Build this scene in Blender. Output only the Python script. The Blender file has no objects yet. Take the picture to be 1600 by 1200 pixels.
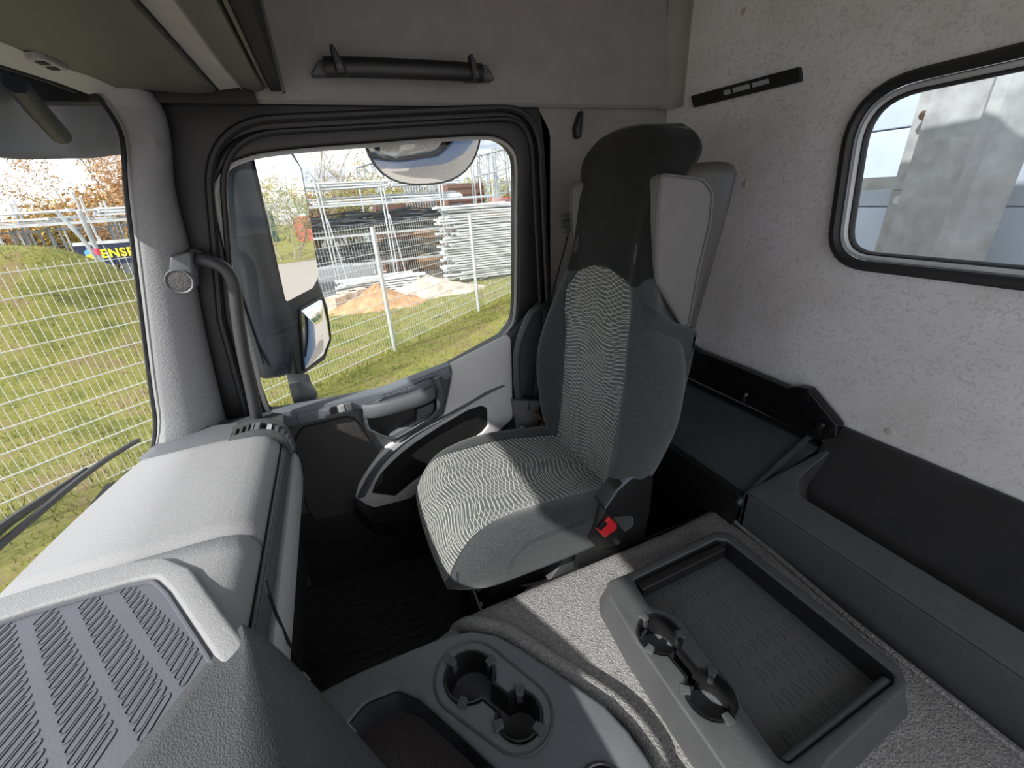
import bpy, bmesh, math, random
from math import sin, cos, pi, radians as rad, atan2, hypot, sqrt
from mathutils import Vector, Matrix
from mathutils.geometry import delaunay_2d_cdt
random.seed(7)
V = Vector
sc = bpy.context.scene
COL = sc.collection

# ------------------------------------------------------------------ camera, world, sun, exposure
# x = towards the rear of the cab, y = towards the passenger door, z = up (0 = cab floor)
FPX = 644.0; CAM = V((0, 0, 1.45))
yc = V((505-800, 323-600, FPX)).normalized()
zd = V((890-800, 2000-600, FPX)).normalized()
zd = (zd - yc*zd.dot(yc)).normalized(); zu = -zd
xc = yc.cross(zu).normalized()
RM = Matrix((xc, yc, zu))                       # camera (right, down, forward) -> world
cd = bpy.data.cameras.new('camera'); cam = bpy.data.objects.new('camera', cd); COL.objects.link(cam)
cd.sensor_width = 36; cd.lens = FPX/1600*36; cd.clip_start = 0.02; cd.clip_end = 500
R = Matrix((RM.col[0], -RM.col[1], -RM.col[2])).transposed()
cam.matrix_world = Matrix.Translation(CAM) @ R.to_4x4()
sc.camera = cam

SUN_DIR = V((1.0, 0.42, -0.90)).normalized()     # direction the light travels
sd = bpy.data.lights.new('sun', 'SUN'); sd.energy = 4.2; sd.angle = rad(0.8); sd.color = (1.0, .97, .92)
so = bpy.data.objects.new('sun', sd); COL.objects.link(so)
so.rotation_euler = SUN_DIR.to_track_quat('-Z', 'Y').to_euler(); so.location = (-6, -4, 8)

w = bpy.data.worlds.new('sky'); sc.world = w; w.use_nodes = True
nt = w.node_tree; nt.nodes.clear()
def N(nt, t, **k):
    n = nt.nodes.new(t)
    for a, b in k.items(): setattr(n, a, b)
    return n
out = N(nt, 'ShaderNodeOutputWorld'); bg = N(nt, 'ShaderNodeBackground')
tc = N(nt, 'ShaderNodeTexCoord'); mp = N(nt, 'ShaderNodeMapping'); mp.inputs['Scale'].default_value = (1, 1, 4.5)
nz = N(nt, 'ShaderNodeTexNoise'); nz.inputs['Scale'].default_value = 3.0; nz.inputs['Detail'].default_value = 7; nz.inputs['Roughness'].default_value = .55
cr_ = N(nt, 'ShaderNodeValToRGB'); e = cr_.color_ramp.elements
e[0].position = .38; e[0].color = (.36, .39, .48, 1); e[1].position = .58; e[1].color = (1, 1, 1, 1)
L = nt.links
L.new(tc.outputs['Generated'], mp.inputs[0]); L.new(mp.outputs[0], nz.inputs['Vector']); L.new(nz.outputs['Fac'], cr_.inputs[0])
L.new(cr_.outputs[0], bg.inputs['Color']); bg.inputs['Strength'].default_value = 1.35
L.new(bg.outputs[0], out.inputs[0])
vs = sc.view_settings
sc.display_settings.display_device = 'sRGB'
vs.view_transform = 'Standard'; vs.look = 'None'; vs.gamma = 1; vs.use_curve_mapping = False; vs.exposure = 0.62

# ------------------------------------------------------------------ picture measurement -> point on a known plane of the cab
def ray(px, py): return RM @ V((px-800, py-600, FPX))
def UX(px, py, x): r = ray(px, py); return CAM + r*(x/r.x)
def UY(px, py, y): r = ray(px, py); return CAM + r*(y/r.y)
def UZ(px, py, z): r = ray(px, py); return CAM + r*((z-CAM.z)/r.z)
def UP(px, py, p0, n): r = ray(px, py); return CAM + r*((p0-CAM).dot(n)/r.dot(n))

# ------------------------------------------------------------------ materials
def mat(name, col, rough=.5, bump=0, scale=300, metal=0, var=0, vscale=6, kind='noise', spec=.5, sheen=0):
    m = bpy.data.materials.new(name); m.use_nodes = True; nt = m.node_tree
    b = nt.nodes['Principled BSDF']; b.inputs['Roughness'].default_value = rough; b.inputs['Metallic'].default_value = metal
    b.inputs['Specular IOR Level'].default_value = spec
    if sheen: b.inputs['Sheen Weight'].default_value = sheen; b.inputs['Sheen Roughness'].default_value = .5
    b.inputs['Base Color'].default_value = (*col, 1)
    co = N(nt, 'ShaderNodeTexCoord')
    if var:
        t = N(nt, 'ShaderNodeTexNoise'); t.inputs['Scale'].default_value = vscale; t.inputs['Detail'].default_value = 6
        nt.links.new(co.outputs['Object'], t.inputs['Vector'])
        r = N(nt, 'ShaderNodeValToRGB'); r.color_ramp.elements[0].position = .3; r.color_ramp.elements[1].position = .7
        r.color_ramp.elements[0].color = (*[c*(1-var) for c in col], 1); r.color_ramp.elements[1].color = (*[min(1, c*(1+var)) for c in col], 1)
        nt.links.new(t.outputs['Fac'], r.inputs[0]); nt.links.new(r.outputs[0], b.inputs['Base Color'])
    if bump:
        if kind == 'noise':
            t = N(nt, 'ShaderNodeTexNoise'); t.inputs['Detail'].default_value = 3; o = t.outputs['Fac']
        else:
            t = N(nt, 'ShaderNodeTexVoronoi'); o = t.outputs['Distance']
            if kind == 'edge': t.feature = 'DISTANCE_TO_EDGE'
        t.inputs['Scale'].default_value = scale
        nt.links.new(co.outputs['Object'], t.inputs['Vector'])
        bp = N(nt, 'ShaderNodeBump'); bp.inputs['Strength'].default_value = bump; bp.inputs['Distance'].default_value = .002
        nt.links.new(o, bp.inputs['Height']); nt.links.new(bp.outputs[0], b.inputs['Normal'])
    return m
M = {}
M['black'] = mat('black plastic', (.011, .011, .012), .42, .25, 500)
M['blackgloss'] = mat('black painted steel', (.008, .008, .009), .22)
M['void'] = mat('black lining', (.006, .006, .007), .8)
M['dark'] = mat('dark grained plastic', (.068, .069, .073), .5, .35, 420, var=.08, vscale=20)
M['grey'] = mat('mid grey grained plastic', (.125, .130, .145), .5, .35, 420, var=.05, vscale=20)
M['slate'] = mat('slate grey plastic', (.13, .145, .17), .45, .3, 420)
M['pillar'] = mat('grained grey pillar trim', (.25, .25, .26), .6, .7, 260, var=.07, vscale=160)
M['light'] = mat('light grey plastic', (.38, .375, .38), .55, .3, 520, var=.04, vscale=40)
M['pad'] = mat('light grey dash skin', (.27, .268, .28), .62, .5, 380, var=.04, vscale=260)
M['olive'] = mat('dark olive grey overhead plastic', (.085, .083, .07), .6, .25, 420)
M['headliner'] = mat('beige grey headliner fabric', (.235, .222, .211), .95, .5, 500, var=.07, vscale=14, sheen=.2)
M['matgrey'] = mat('grey rubber inlay', (.105, .11, .132), .6, .2, 300, var=.05, vscale=12)
M['rubber'] = mat('black rubber', (.014, .014, .016), .5, .3, 260)
M['matblack'] = mat('black rubber mat', (.065, .058, .060), .55, .2, 200)
M['traymat'] = mat('dark grey rubber tray mat', (.085, .086, .088), .55, .2, 200)
M['leather'] = mat('dark leather grained plastic', (.058, .06, .066), .45, .45, 420, kind='voronoi', var=.08, vscale=30)
M['tunnel'] = mat('grained grey floor covering', (.25, .246, .244), .6, 1.0, 240, kind='voronoi', var=.35, vscale=190)
M['shell'] = mat('grey imitation leather', (.135, .133, .135), .55, .35, 300, var=.05, vscale=30)
M['darkshell'] = mat('dark grey imitation leather', (.06, .058, .056), .5, .35, 300)
M['velour'] = mat('anthracite velour', (.031, .035, .038), .95, .6, 600, var=.3, vscale=350, sheen=.2)
M['blackcloth'] = mat('black knit cloth', (.0065, .007, .008), .95, .5, 500, var=.2, vscale=80, sheen=.08)
M['fleece'] = mat('black felt lining', (.014, .014, .015), .9, .4, 400, var=.3, vscale=9, sheen=.15)
M['silver'] = mat('bright metal', (.6, .6, .6), .3, metal=1)
M['steel'] = mat('galvanised steel', (.55, .57, .6), .5, metal=.3, var=.15, vscale=5)
M['wire'] = mat('galvanised wire', (.62, .63, .60), .5, metal=.1)
M['red'] = mat('red buckle plastic', (.62, .02, .03), .4)
M['rust'] = mat('rusty metal', (.10, .06, .045), .8, .6, 90, var=.6, vscale=60)
M['bluepaint'] = mat('blue cab paint', (.02, .09, .25), .3)
M['mirror'] = mat('mirror glass', (.92, .92, .92), .01, metal=1)
M['housing'] = mat('grey mirror housing', (.035, .039, .046), .5, .3, 300)
M['white'] = mat('white planks', (.62, .64, .66), .55, var=.2, vscale=3)
M['pole'] = mat('galvanised tube', (.42, .45, .48), .45, metal=.3, var=.35, vscale=2)
M['darkpole'] = mat('weathered dark tube', (.10, .11, .12), .5, metal=.3, var=.5, vscale=3)
M['redplank'] = mat('red steel', (.50, .13, .10), .6, var=.2, vscale=2)
M['brown'] = mat('brown formwork', (.16, .075, .05), .7, var=.3, vscale=2)
M['banner'] = mat('dark blue banner cloth', (.012, .025, .075), .6)
M['yellow'] = mat('yellow print', (.85, .72, .02), .6)
M['cyan'] = mat('light blue print', (.15, .45, .75), .6)
M['pinkband'] = mat('pink marking', (.8, .08, .16), .6)
M['trailer'] = mat('pale blue white trailer side', (.52, .60, .72), .35, var=.06, vscale=4)
M['galv'] = mat('galvanised post', (.36, .37, .375), .55, .3, 40, var=.22, vscale=16)
M['green'] = mat('dark green container', (.02, .06, .055), .6)
M['bark'] = mat('pale bark', (.30, .26, .21), .8, var=.3, vscale=8)
M['stone'] = mat('pale rubble', (.55, .45, .38), .9, .8, 8, var=.35, vscale=3)
M['earth'] = mat('orange earth', (.48, .27, .14), .95, .8, 10, var=.35, vscale=4)
M['tablet'] = mat('off white cap', (.5, .48, .45), .5)
M['visor'] = mat('smoked visor plastic', (.24, .24, .25), .4, .3, 60, var=.1, vscale=8)
def leafmat(name, c1, c2):
    m = mat(name, c1, .8); nt = m.node_tree; b = nt.nodes['Principled BSDF']
    co = N(nt, 'ShaderNodeTexCoord'); t = N(nt, 'ShaderNodeTexNoise'); t.inputs['Scale'].default_value = 1.6; t.inputs['Detail'].default_value = 8; t.inputs['Roughness'].default_value = .8
    r = N(nt, 'ShaderNodeValToRGB'); r.color_ramp.elements[0].position = .38; r.color_ramp.elements[1].position = .62
    r.color_ramp.elements[0].color = (*c1, 1); r.color_ramp.elements[1].color = (*c2, 1)
    nt.links.new(co.outputs['Object'], t.inputs['Vector']); nt.links.new(t.outputs['Fac'], r.inputs[0]); nt.links.new(r.outputs[0], b.inputs['Base Color'])
    return m
M['leaf_orange'] = leafmat('orange brown twigs', (.50, .27, .12), (.62, .42, .22))
M['leaf_yellow'] = leafmat('yellow olive foliage', (.34, .25, .05), (.50, .36, .11))
M['leaf_green'] = leafmat('fresh green foliage', (.26, .28, .03), (.42, .38, .07))
M['leaf_dark'] = leafmat('green foliage', (.10, .16, .03), (.25, .28, .07))
M['blade'] = leafmat('grass blades', (.11, .14, .02), (.34, .32, .07))

def glassmat(name, tint=(1, 1, 1), refl=1.0, dirt=0):
    m = bpy.data.materials.new(name); m.use_nodes = True; nt = m.node_tree; nt.nodes.clear()
    o = N(nt, 'ShaderNodeOutputMaterial'); mx = N(nt, 'ShaderNodeMixShader'); t = N(nt, 'ShaderNodeBsdfTransparent'); g = N(nt, 'ShaderNodeBsdfGlossy')
    f = N(nt, 'ShaderNodeFresnel'); f.inputs['IOR'].default_value = 1.45
    mu = N(nt, 'ShaderNodeMath', operation='MULTIPLY'); mu.inputs[1].default_value = refl
    t.inputs['Color'].default_value = (*tint, 1); g.inputs['Roughness'].default_value = .0
    nt.links.new(f.outputs[0], mu.inputs[0]); nt.links.new(mu.outputs[0], mx.inputs[0]); nt.links.new(t.outputs[0], mx.inputs[1]); nt.links.new(g.outputs[0], mx.inputs[2])
    src = mx.outputs[0]
    if dirt:
        d = N(nt, 'ShaderNodeBsdfDiffuse'); d.inputs['Color'].default_value = (.7, .7, .66, 1)
        n = N(nt, 'ShaderNodeTexNoise'); n.inputs['Scale'].default_value = 3; n.inputs['Detail'].default_value = 8
        co = N(nt, 'ShaderNodeTexCoord'); r = N(nt, 'ShaderNodeMapRange'); r.inputs['From Min'].default_value = .45; r.inputs['From Max'].default_value = .75; r.inputs['To Max'].default_value = dirt
        nt.links.new(co.outputs['Object'], n.inputs['Vector']); nt.links.new(n.outputs['Fac'], r.inputs['Value'])
        m2 = N(nt, 'ShaderNodeMixShader'); nt.links.new(r.outputs[0], m2.inputs[0]); nt.links.new(src, m2.inputs[1]); nt.links.new(d.outputs[0], m2.inputs[2]); src = m2.outputs[0]
    nt.links.new(src, o.inputs[0]); return m
M['glass'] = glassmat('clear glass', (.93, .95, .94), .5)
M['rearglass'] = glassmat('dusty glass', (.92, .94, .94), .6, .25)

# rear wall cloth: pale, small squiggle print, brownish stains
def wallmat():
    m = mat('pale squiggle print wall cloth', (.6, .6, .62), .95, .3, 500); nt = m.node_tree; b = nt.nodes['Principled BSDF']; l = nt.links
    co = N(nt, 'ShaderNodeTexCoord')
    n1 = N(nt, 'ShaderNodeTexNoise'); n1.inputs['Scale'].default_value = 42; n1.inputs['Detail'].default_value = .8; n1.inputs['Distortion'].default_value = 1.2
    l.new(co.outputs['Object'], n1.inputs['Vector'])
    s = N(nt, 'ShaderNodeMath', operation='SUBTRACT'); s.inputs[1].default_value = .5; l.new(n1.outputs['Fac'], s.inputs[0])
    a = N(nt, 'ShaderNodeMath', operation='ABSOLUTE'); l.new(s.outputs[0], a.inputs[0])
    lt = N(nt, 'ShaderNodeMath', operation='LESS_THAN'); lt.inputs[1].default_value = .034; l.new(a.outputs[0], lt.inputs[0])
    n2 = N(nt, 'ShaderNodeTexNoise'); n2.inputs['Scale'].default_value = 75; l.new(co.outputs['Object'], n2.inputs['Vector'])
    g2 = N(nt, 'ShaderNodeMath', operation='GREATER_THAN'); g2.inputs[1].default_value = .45; l.new(n2.outputs['Fac'], g2.inputs[0])
    mk = N(nt, 'ShaderNodeMath', operation='MULTIPLY'); l.new(lt.outputs[0], mk.inputs[0]); l.new(g2.outputs[0], mk.inputs[1])
    mk2 = N(nt, 'ShaderNodeMath', operation='MULTIPLY'); l.new(mk.outputs[0], mk2.inputs[0]); mk2.inputs[1].default_value = .4
    n3 = N(nt, 'ShaderNodeTexNoise'); n3.inputs['Scale'].default_value = 3.2; n3.inputs['Detail'].default_value = 7; n3.inputs['Roughness'].default_value = .6; l.new(co.outputs['Object'], n3.inputs['Vector'])
    r3 = N(nt, 'ShaderNodeValToRGB'); r3.color_ramp.elements[0].position = .33; r3.color_ramp.elements[0].color = (.60, .58, .57, 1); r3.color_ramp.elements[1].position = .62; r3.color_ramp.elements[1].color = (.74, .74, .77, 1)
    l.new(n3.outputs['Fac'], r3.inputs[0])
    mx = N(nt, 'ShaderNodeMix', data_type='RGBA'); mx.inputs[7].default_value = (.42, .42, .43, 1)
    l.new(mk2.outputs[0], mx.inputs[0]); l.new(r3.outputs[0], mx.inputs[6]); l.new(mx.outputs[2], b.inputs['Base Color'])
    return m
M['wallcloth'] = wallmat()

# seat cloth: velour outside the seam, wavy line print inside (attribute 'sd' < 0 = inside the seam)
def seatmat():
    m = mat('anthracite velour with wavy line print', (.04, .045, .05), .95, .5, 600, sheen=.3); nt = m.node_tree; b = nt.nodes['Principled BSDF']; l = nt.links
    def mth(op, *a):
        n = N(nt, 'ShaderNodeMath', operation=op)
        for i, v in enumerate(a):
            if isinstance(v, (int, float)): n.inputs[i].default_value = v
            else: l.new(v, n.inputs[i])
        return n.outputs[0]
    uv = N(nt, 'ShaderNodeUVMap'); uv.uv_map = 'UVMap'; sp = N(nt, 'ShaderNodeSeparateXYZ'); l.new(uv.outputs[0], sp.inputs[0])
    u, v = sp.outputs[0], sp.outputs[1]
    nz = N(nt, 'ShaderNodeTexNoise'); nz.inputs['Scale'].default_value = 7; nz.inputs['Detail'].default_value = 1.5; l.new(uv.outputs[0], nz.inputs['Vector'])
    nn = mth('MULTIPLY', mth('SUBTRACT', nz.outputs['Fac'], .5), 4.0)
    base = mth('MULTIPLY', v, 74.0)
    def fam(sgn, k, ph, q, wdt):
        wv = mth('SINE', mth('ADD', mth('ADD', mth('MULTIPLY', u, k), mth('MULTIPLY', v, q)), ph))
        x = mth('ADD', mth('ADD', base, mth('MULTIPLY', wv, sgn)), mth('MULTIPLY', nn, .7 if sgn > 0 else -.5))
        f = mth('FRACT', x)
        return mth('LESS_THAN', f, wdt)
    a1 = fam(1.1, 27, 0, 9, .125); a2 = fam(-1.15, 24, 1.1, -7, .125)
    ln = mth('MAXIMUM', a1, a2)
    at = N(nt, 'ShaderNodeAttribute'); at.attribute_name = 'sd'
    ins = mth('LESS_THAN', at.outputs['Fac'], 0.0)
    seam = mth('LESS_THAN', mth('ABSOLUTE', at.outputs['Fac']), .0022)
    seam2 = mth('LESS_THAN', mth('ABSOLUTE', mth('SUBTRACT', at.outputs['Fac'], .088)), .0012)
    msk = mth('MULTIPLY', ln, ins)
    co = N(nt, 'ShaderNodeTexCoord'); n2 = N(nt, 'ShaderNodeTexNoise'); n2.inputs['Scale'].default_value = 350; n2.inputs['Detail'].default_value = 4; l.new(co.outputs['Object'], n2.inputs['Vector'])
    r2 = N(nt, 'ShaderNodeValToRGB'); r2.color_ramp.elements[0].position = .35; r2.color_ramp.elements[0].color = (.020, .023, .026, 1); r2.color_ramp.elements[1].position = .68; r2.color_ramp.elements[1].color = (.052, .057, .061, 1); l.new(n2.outputs['Fac'], r2.inputs[0])
    m0 = N(nt, 'ShaderNodeMix', data_type='RGBA'); l.new(ins, m0.inputs[0]); l.new(r2.outputs[0], m0.inputs[6]); m0.inputs[7].default_value = (.075, .082, .082, 1)
    m1 = N(nt, 'ShaderNodeMix', data_type='RGBA'); l.new(msk, m1.inputs[0]); l.new(m0.outputs[2], m1.inputs[6]); m1.inputs[7].default_value = (.52, .51, .48, 1)
    m2 = N(nt, 'ShaderNodeMix', data_type='RGBA'); l.new(mth('MAXIMUM', seam, mth('MULTIPLY', seam2, .6)), m2.inputs[0]); l.new(m1.outputs[2], m2.inputs[6]); m2.inputs[7].default_value = (.015, .017, .02, 1)
    l.new(m2.outputs[2], b.inputs['Base Color'])
    return m
M['seat'] = seatmat()

# ------------------------------------------------------------------ object helpers
def tag(o, label=None, cat=None, group=None, kind=None):
    if label: o['label'] = label
    if cat: o['category'] = cat
    if group: o['group'] = group
    if kind: o['kind'] = kind
    return o
def empty(name, loc, label, cat, group=None):
    o = bpy.data.objects.new(name, None); COL.objects.link(o); o.location = loc; o.empty_display_size = .1
    return tag(o, label, cat, group)
def link(name, me, m, parent=None, smooth=True, ang=38):
    o = bpy.data.objects.new(name, me); COL.objects.link(o)
    if m is not None:
        for x in (m if isinstance(m, list) else [m]): me.materials.append(M[x] if isinstance(x, str) else x)
    if smooth: me.shade_smooth(); me.set_sharp_from_angle(angle=rad(ang))
    if parent:
        o.parent = parent
        if parent.type == 'EMPTY': o.matrix_parent_inverse = Matrix.Translation(-parent.location)
    return o
def fixn(me):
    bm = bmesh.new(); bm.from_mesh(me); bmesh.ops.recalc_face_normals(bm, faces=bm.faces); bm.to_mesh(me); bm.free()
def mesh(name, vs, fs, m, parent=None, smooth=True, fix=True, ang=38):
    me = bpy.data.meshes.new(name); me.from_pydata([tuple(v) for v in vs], [], fs); me.update()
    if fix: fixn(me)
    return link(name, me, m, parent, smooth, ang)
class MB:                                       # collects shapes into one mesh
    def __init__(s): s.v = []; s.f = []; s.mi = []
    def add(s, vs, fs, mi=0):
        k = len(s.v); s.v += [tuple(v) for v in vs]; s.f += [tuple(i+k for i in f) for f in fs]; s.mi += [mi]*len(fs)
    def box(s, c, d, rot=None, mi=0):
        c = V(c); d = V(d)/2; vs = []
        for x in (-1, 1):
            for y in (-1, 1):
                for z in (-1, 1):
                    p = V((x*d.x, y*d.y, z*d.z)); vs.append(c + (rot @ p if rot else p))
        s.add(vs, [(0, 1, 3, 2), (4, 6, 7, 5), (0, 4, 5, 1), (2, 3, 7, 6), (0, 2, 6, 4), (1, 5, 7, 3)], mi)
    def tube(s, pts, r, n=6, closed=False, mi=0, rb=None, up=None, cap=True):
        pts = [V(p) for p in pts]; K = len(pts); rings = []; nrm = None
        for i in range(K):
            if closed: t = pts[(i+1) % K]-pts[i-1]
            else: t = pts[min(i+1, K-1)]-pts[max(i-1, 0)]
            if t.length < 1e-9: t = V((0, 0, 1))
            t.normalize()
            if up is not None: nrm = (V(up)-t*V(up).dot(t))
            elif nrm is None:
                a = V((0, 0, 1)) if abs(t.z) < .9 else V((1, 0, 0)); nrm = a-t*a.dot(t)
            else: nrm = nrm-t*nrm.dot(t)
            nrm.normalize(); bi = t.cross(nrm)
            ri = r[i] if isinstance(r, (list, tuple)) else r; rbi = (rb if rb else ri)
            rings.append([pts[i]+nrm*cos(2*pi*j/n+pi/n)*ri+bi*sin(2*pi*j/n+pi/n)*rbi for j in range(n)])
        vs = [p for rr in rings for p in rr]; fs = []
        for i in range(K if closed else K-1):
            i2 = (i+1) % K
            for j in range(n): fs.append((i*n+j, i*n+(j+1) % n, i2*n+(j+1) % n, i2*n+j))
        if not closed and cap: fs += [tuple(range(n-1, -1, -1)), tuple((K-1)*n+j for j in range(n))]
        s.add(vs, fs, mi)
    def grid(s, rows, closed_u=False, closed_v=False, mi=0):
        a = len(rows); b = len(rows[0]); fs = []
        for i in range(a if closed_v else a-1):
            for j in range(b if closed_u else b-1):
                fs.append((i*b+j, i*b+(j+1) % b, ((i+1) % a)*b+(j+1) % b, ((i+1) % a)*b+j))
        s.add([p for r in rows for p in r], fs, mi)
    def lathe(s, c, prof, n=32, mi=0):
        c = V(c); rows = [[c+V((r*cos(2*pi*j/n), r*sin(2*pi*j/n), z)) for j in range(n)] for r, z in prof]
        s.grid(rows, closed_u=True, mi=mi)
    def prism(s, loops, frame, depth, bevel=0, back=True, seg=3, mi=0):
        loops = [fixwind(l, k == 0) for k, l in enumerate(loops)]
        lay = []
        if bevel > 0:
            for q in range(seg+1):
                a = pi/2*q/seg; lay.append((bevel*(1-sin(a)), bevel*(1-cos(a))))
        else: lay = [(0, 0)]
        lay.append((0, depth))
        caps_f = []; caps_b = []; base = len(s.v)
        for lp in loops:
            n = len(lp); nr = loopnormals(lp); k0 = len(s.v)
            for ins, dp in lay:
                for (x, y), (nx, ny) in zip(lp, nr): s.v.append(tuple(frame(x+nx*ins, y+ny*ins, dp)))
            for li in range(len(lay)-1):
                for j in range(n): s.f.append((k0+li*n+j, k0+li*n+(j+1) % n, k0+(li+1)*n+(j+1) % n, k0+(li+1)*n+j)); s.mi.append(mi)
            caps_f.append([k0+j for j in range(n)]); caps_b.append([k0+(len(lay)-1)*n+j for j in range(n)])
        tri = capfill(loops)
        ff = [i for c in caps_f for i in c]; fb = [i for c in caps_b for i in c]
        for t in tri:
            s.f.append(tuple(ff[i] for i in t)); s.mi.append(mi)
            if back: s.f.append(tuple(fb[i] for i in reversed(t))); s.mi.append(mi)
    def build(s, name, m, parent=None, smooth=True, fix=True, ang=38):
        me = bpy.data.meshes.new(name); me.from_pydata(s.v, [], s.f); me.update()
        me.polygons.foreach_set('material_index', s.mi)
        if fix: fixn(me)
        return link(name, me, m, parent, smooth, ang)
def inside(x, y, l):
    c = False; n = len(l)
    for i in range(n):
        x1, y1 = l[i]; x2, y2 = l[(i+1) % n]
        if (y1 > y) != (y2 > y) and x < (x2-x1)*(y-y1)/(y2-y1)+x1: c = not c
    return c
def capfill(loops):
    pts = [V(p) for l in loops for p in l]; ed = []; k = 0
    for l in loops: n = len(l); ed += [(k+i, k+(i+1) % n) for i in range(n)]; k += n
    ov, oe, of, om, _, _ = delaunay_2d_cdt(pts, ed, [], 0, 1e-7, True)
    r = []
    for f in of:
        idx = [om[i][0] if om[i] else min(range(len(pts)), key=lambda q: (pts[q]-ov[i]).length) for i in f]
        c = sum((ov[i] for i in f), V((0, 0)))/3
        if inside(c.x, c.y, loops[0]) and not any(inside(c.x, c.y, h) for h in loops[1:]): r.append(tuple(idx))
    return r
def area(l): return sum(l[i][0]*l[(i+1) % len(l)][1]-l[(i+1) % len(l)][0]*l[i][1] for i in range(len(l)))/2
def fixwind(l, outer):
    l = [(p[0], p[1]) for p in l]
    o = [l[0]]
    for p in l[1:]:
        if hypot(p[0]-o[-1][0], p[1]-o[-1][1]) > 1e-5: o.append(p)
    if hypot(o[0][0]-o[-1][0], o[0][1]-o[-1][1]) < 1e-5: o.pop()
    if (area(o) > 0) != outer: o.reverse()
    return o
def loopnormals(l):
    n = len(l); r = []
    for i in range(n):
        a = V(l[i-1]); b = V(l[i]); c = V(l[(i+1) % n])
        d1 = (b-a).normalized(); d2 = (c-b).normalized()
        n1 = V((-d1.y, d1.x)); n2 = V((-d2.y, d2.x)); m = n1+n2
        if m.length < 1e-6: m = n1
        m.normalize(); k = min(1/max(m.dot(n1), .35), 1.8); r.append((m.x*k, m.y*k))
    return r
def rnd(pts, r=.02, n=6):                       # round the corners of a polygon; a point may carry its own radius
    out = []; K = len(pts)
    for i in range(K):
        p = V(pts[i][:2]); rr = pts[i][2] if len(pts[i]) > 2 else r
        a = V(pts[i-1][:2]); b = V(pts[(i+1) % K][:2])
        da = (a-p); db = (b-p); la, lb = da.length, db.length
        if rr <= 0 or la < 1e-6 or lb < 1e-6: out.append(tuple(p)); continue
        da.normalize(); db.normalize(); ang = da.angle(db, pi)
        if ang > pi-.05: out.append(tuple(p)); continue
        t = min(rr/math.tan(ang/2), la*.48, lb*.48)
        p0 = p+da*t; p2 = p+db*t
        for q in range(n+1):
            s = q/n; out.append(tuple(p0*(1-s)**2+p*2*s*(1-s)+p2*s*s))
    return out
def cat(pts, sub=6, closed=True):               # Catmull-Rom through points of any dimension
    P = [V(p) for p in pts]; K = len(P); out = []
    for i in range(K if closed else K-1):
        p0 = P[i-1] if (closed or i > 0) else P[0]; p1 = P[i]; p2 = P[(i+1) % K]; p3 = P[(i+2) % K] if (closed or i+2 < K) else P[-1]
        for q in range(sub):
            t = q/sub; out.append(.5*((2*p1)+(p2-p0)*t+(2*p0-5*p1+4*p2-p3)*t*t+(3*p1-p0-3*p2+p3)*t**3))
    if not closed: out.append(P[-1])
    return out
def FX(x0, s=1): return lambda a, b, w: V((x0+s*w, a, b))          # plane x = x0, coordinates (y, z)
def FY(y0, s=1): return lambda a, b, w: V((a, y0+s*w, b))          # plane y = y0, coordinates (x, z)
def FZ(z0, s=-1): return lambda a, b, w: V((a, b, z0+s*w))         # plane z = z0, coordinates (x, y)
def LX(pts, x): return [(UX(p[0], p[1], x).y, UX(p[0], p[1], x).z)+tuple(p[2:]) for p in pts]
def LY(pts, y): return [(UY(p[0], p[1], y).x, UY(p[0], p[1], y).z)+tuple(p[2:]) for p in pts]
def LZ(pts, z): return [(UZ(p[0], p[1], z).x, UZ(p[0], p[1], z).y)+tuple(p[2:]) for p in pts]
def circ(c, r, n=24, a0=0): return [(c[0]+r*cos(a0+2*pi*i/n), c[1]+r*sin(a0+2*pi*i/n)) for i in range(n)]
def pan(name, loops, frame, depth, bevel, m, parent=None, back=True):
    b = MB(); b.prism(loops, frame, depth, bevel, back); return b.build(name, m, parent)
def bevbox(name, c, d, bev, m, parent=None, rot=None):
    bm = bmesh.new(); bmesh.ops.create_cube(bm, size=1)
    for v in bm.verts: v.co = V((v.co.x*d[0], v.co.y*d[1], v.co.z*d[2]))
    if bev: bmesh.ops.bevel(bm, geom=bm.edges[:], offset=bev, segments=3, affect='EDGES', profile=.6)
    for v in bm.verts: v.co = V(c)+(rot @ v.co if rot else v.co)
    me = bpy.data.meshes.new(name); bm.to_mesh(me); bm.free(); return link(name, me, m, parent)
def solid(o, t, off=-1):
    md = o.modifiers.new('thickness', 'SOLIDIFY'); md.thickness = t; md.offset = off; return o
def sstep(a, b, x): t = max(0, min(1, (x-a)/(b-a))); return t*t*(3-2*t)


# ================================================================== THE CAB SHELL
YD = 1.43                                       # inner face of the passenger door
XR = 1.26                                       # rear wall
def struct(o): o['kind'] = 'structure'; return o
# floor and front bulkhead
b = MB(); b.box((.35, .30, -.01), (1.86, 2.44, .12)); b.box((1.262, .3, .28), (.012, 2.42, .56)); b.box((.95, 1.49, .28), (.66, .02, .6)); struct(b.build('floor', 'void', smooth=False))
b = MB(); b.box((-.60, .30, .30), (.06, 2.40, .86)); struct(b.build('wall_front', 'void', smooth=False))
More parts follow.
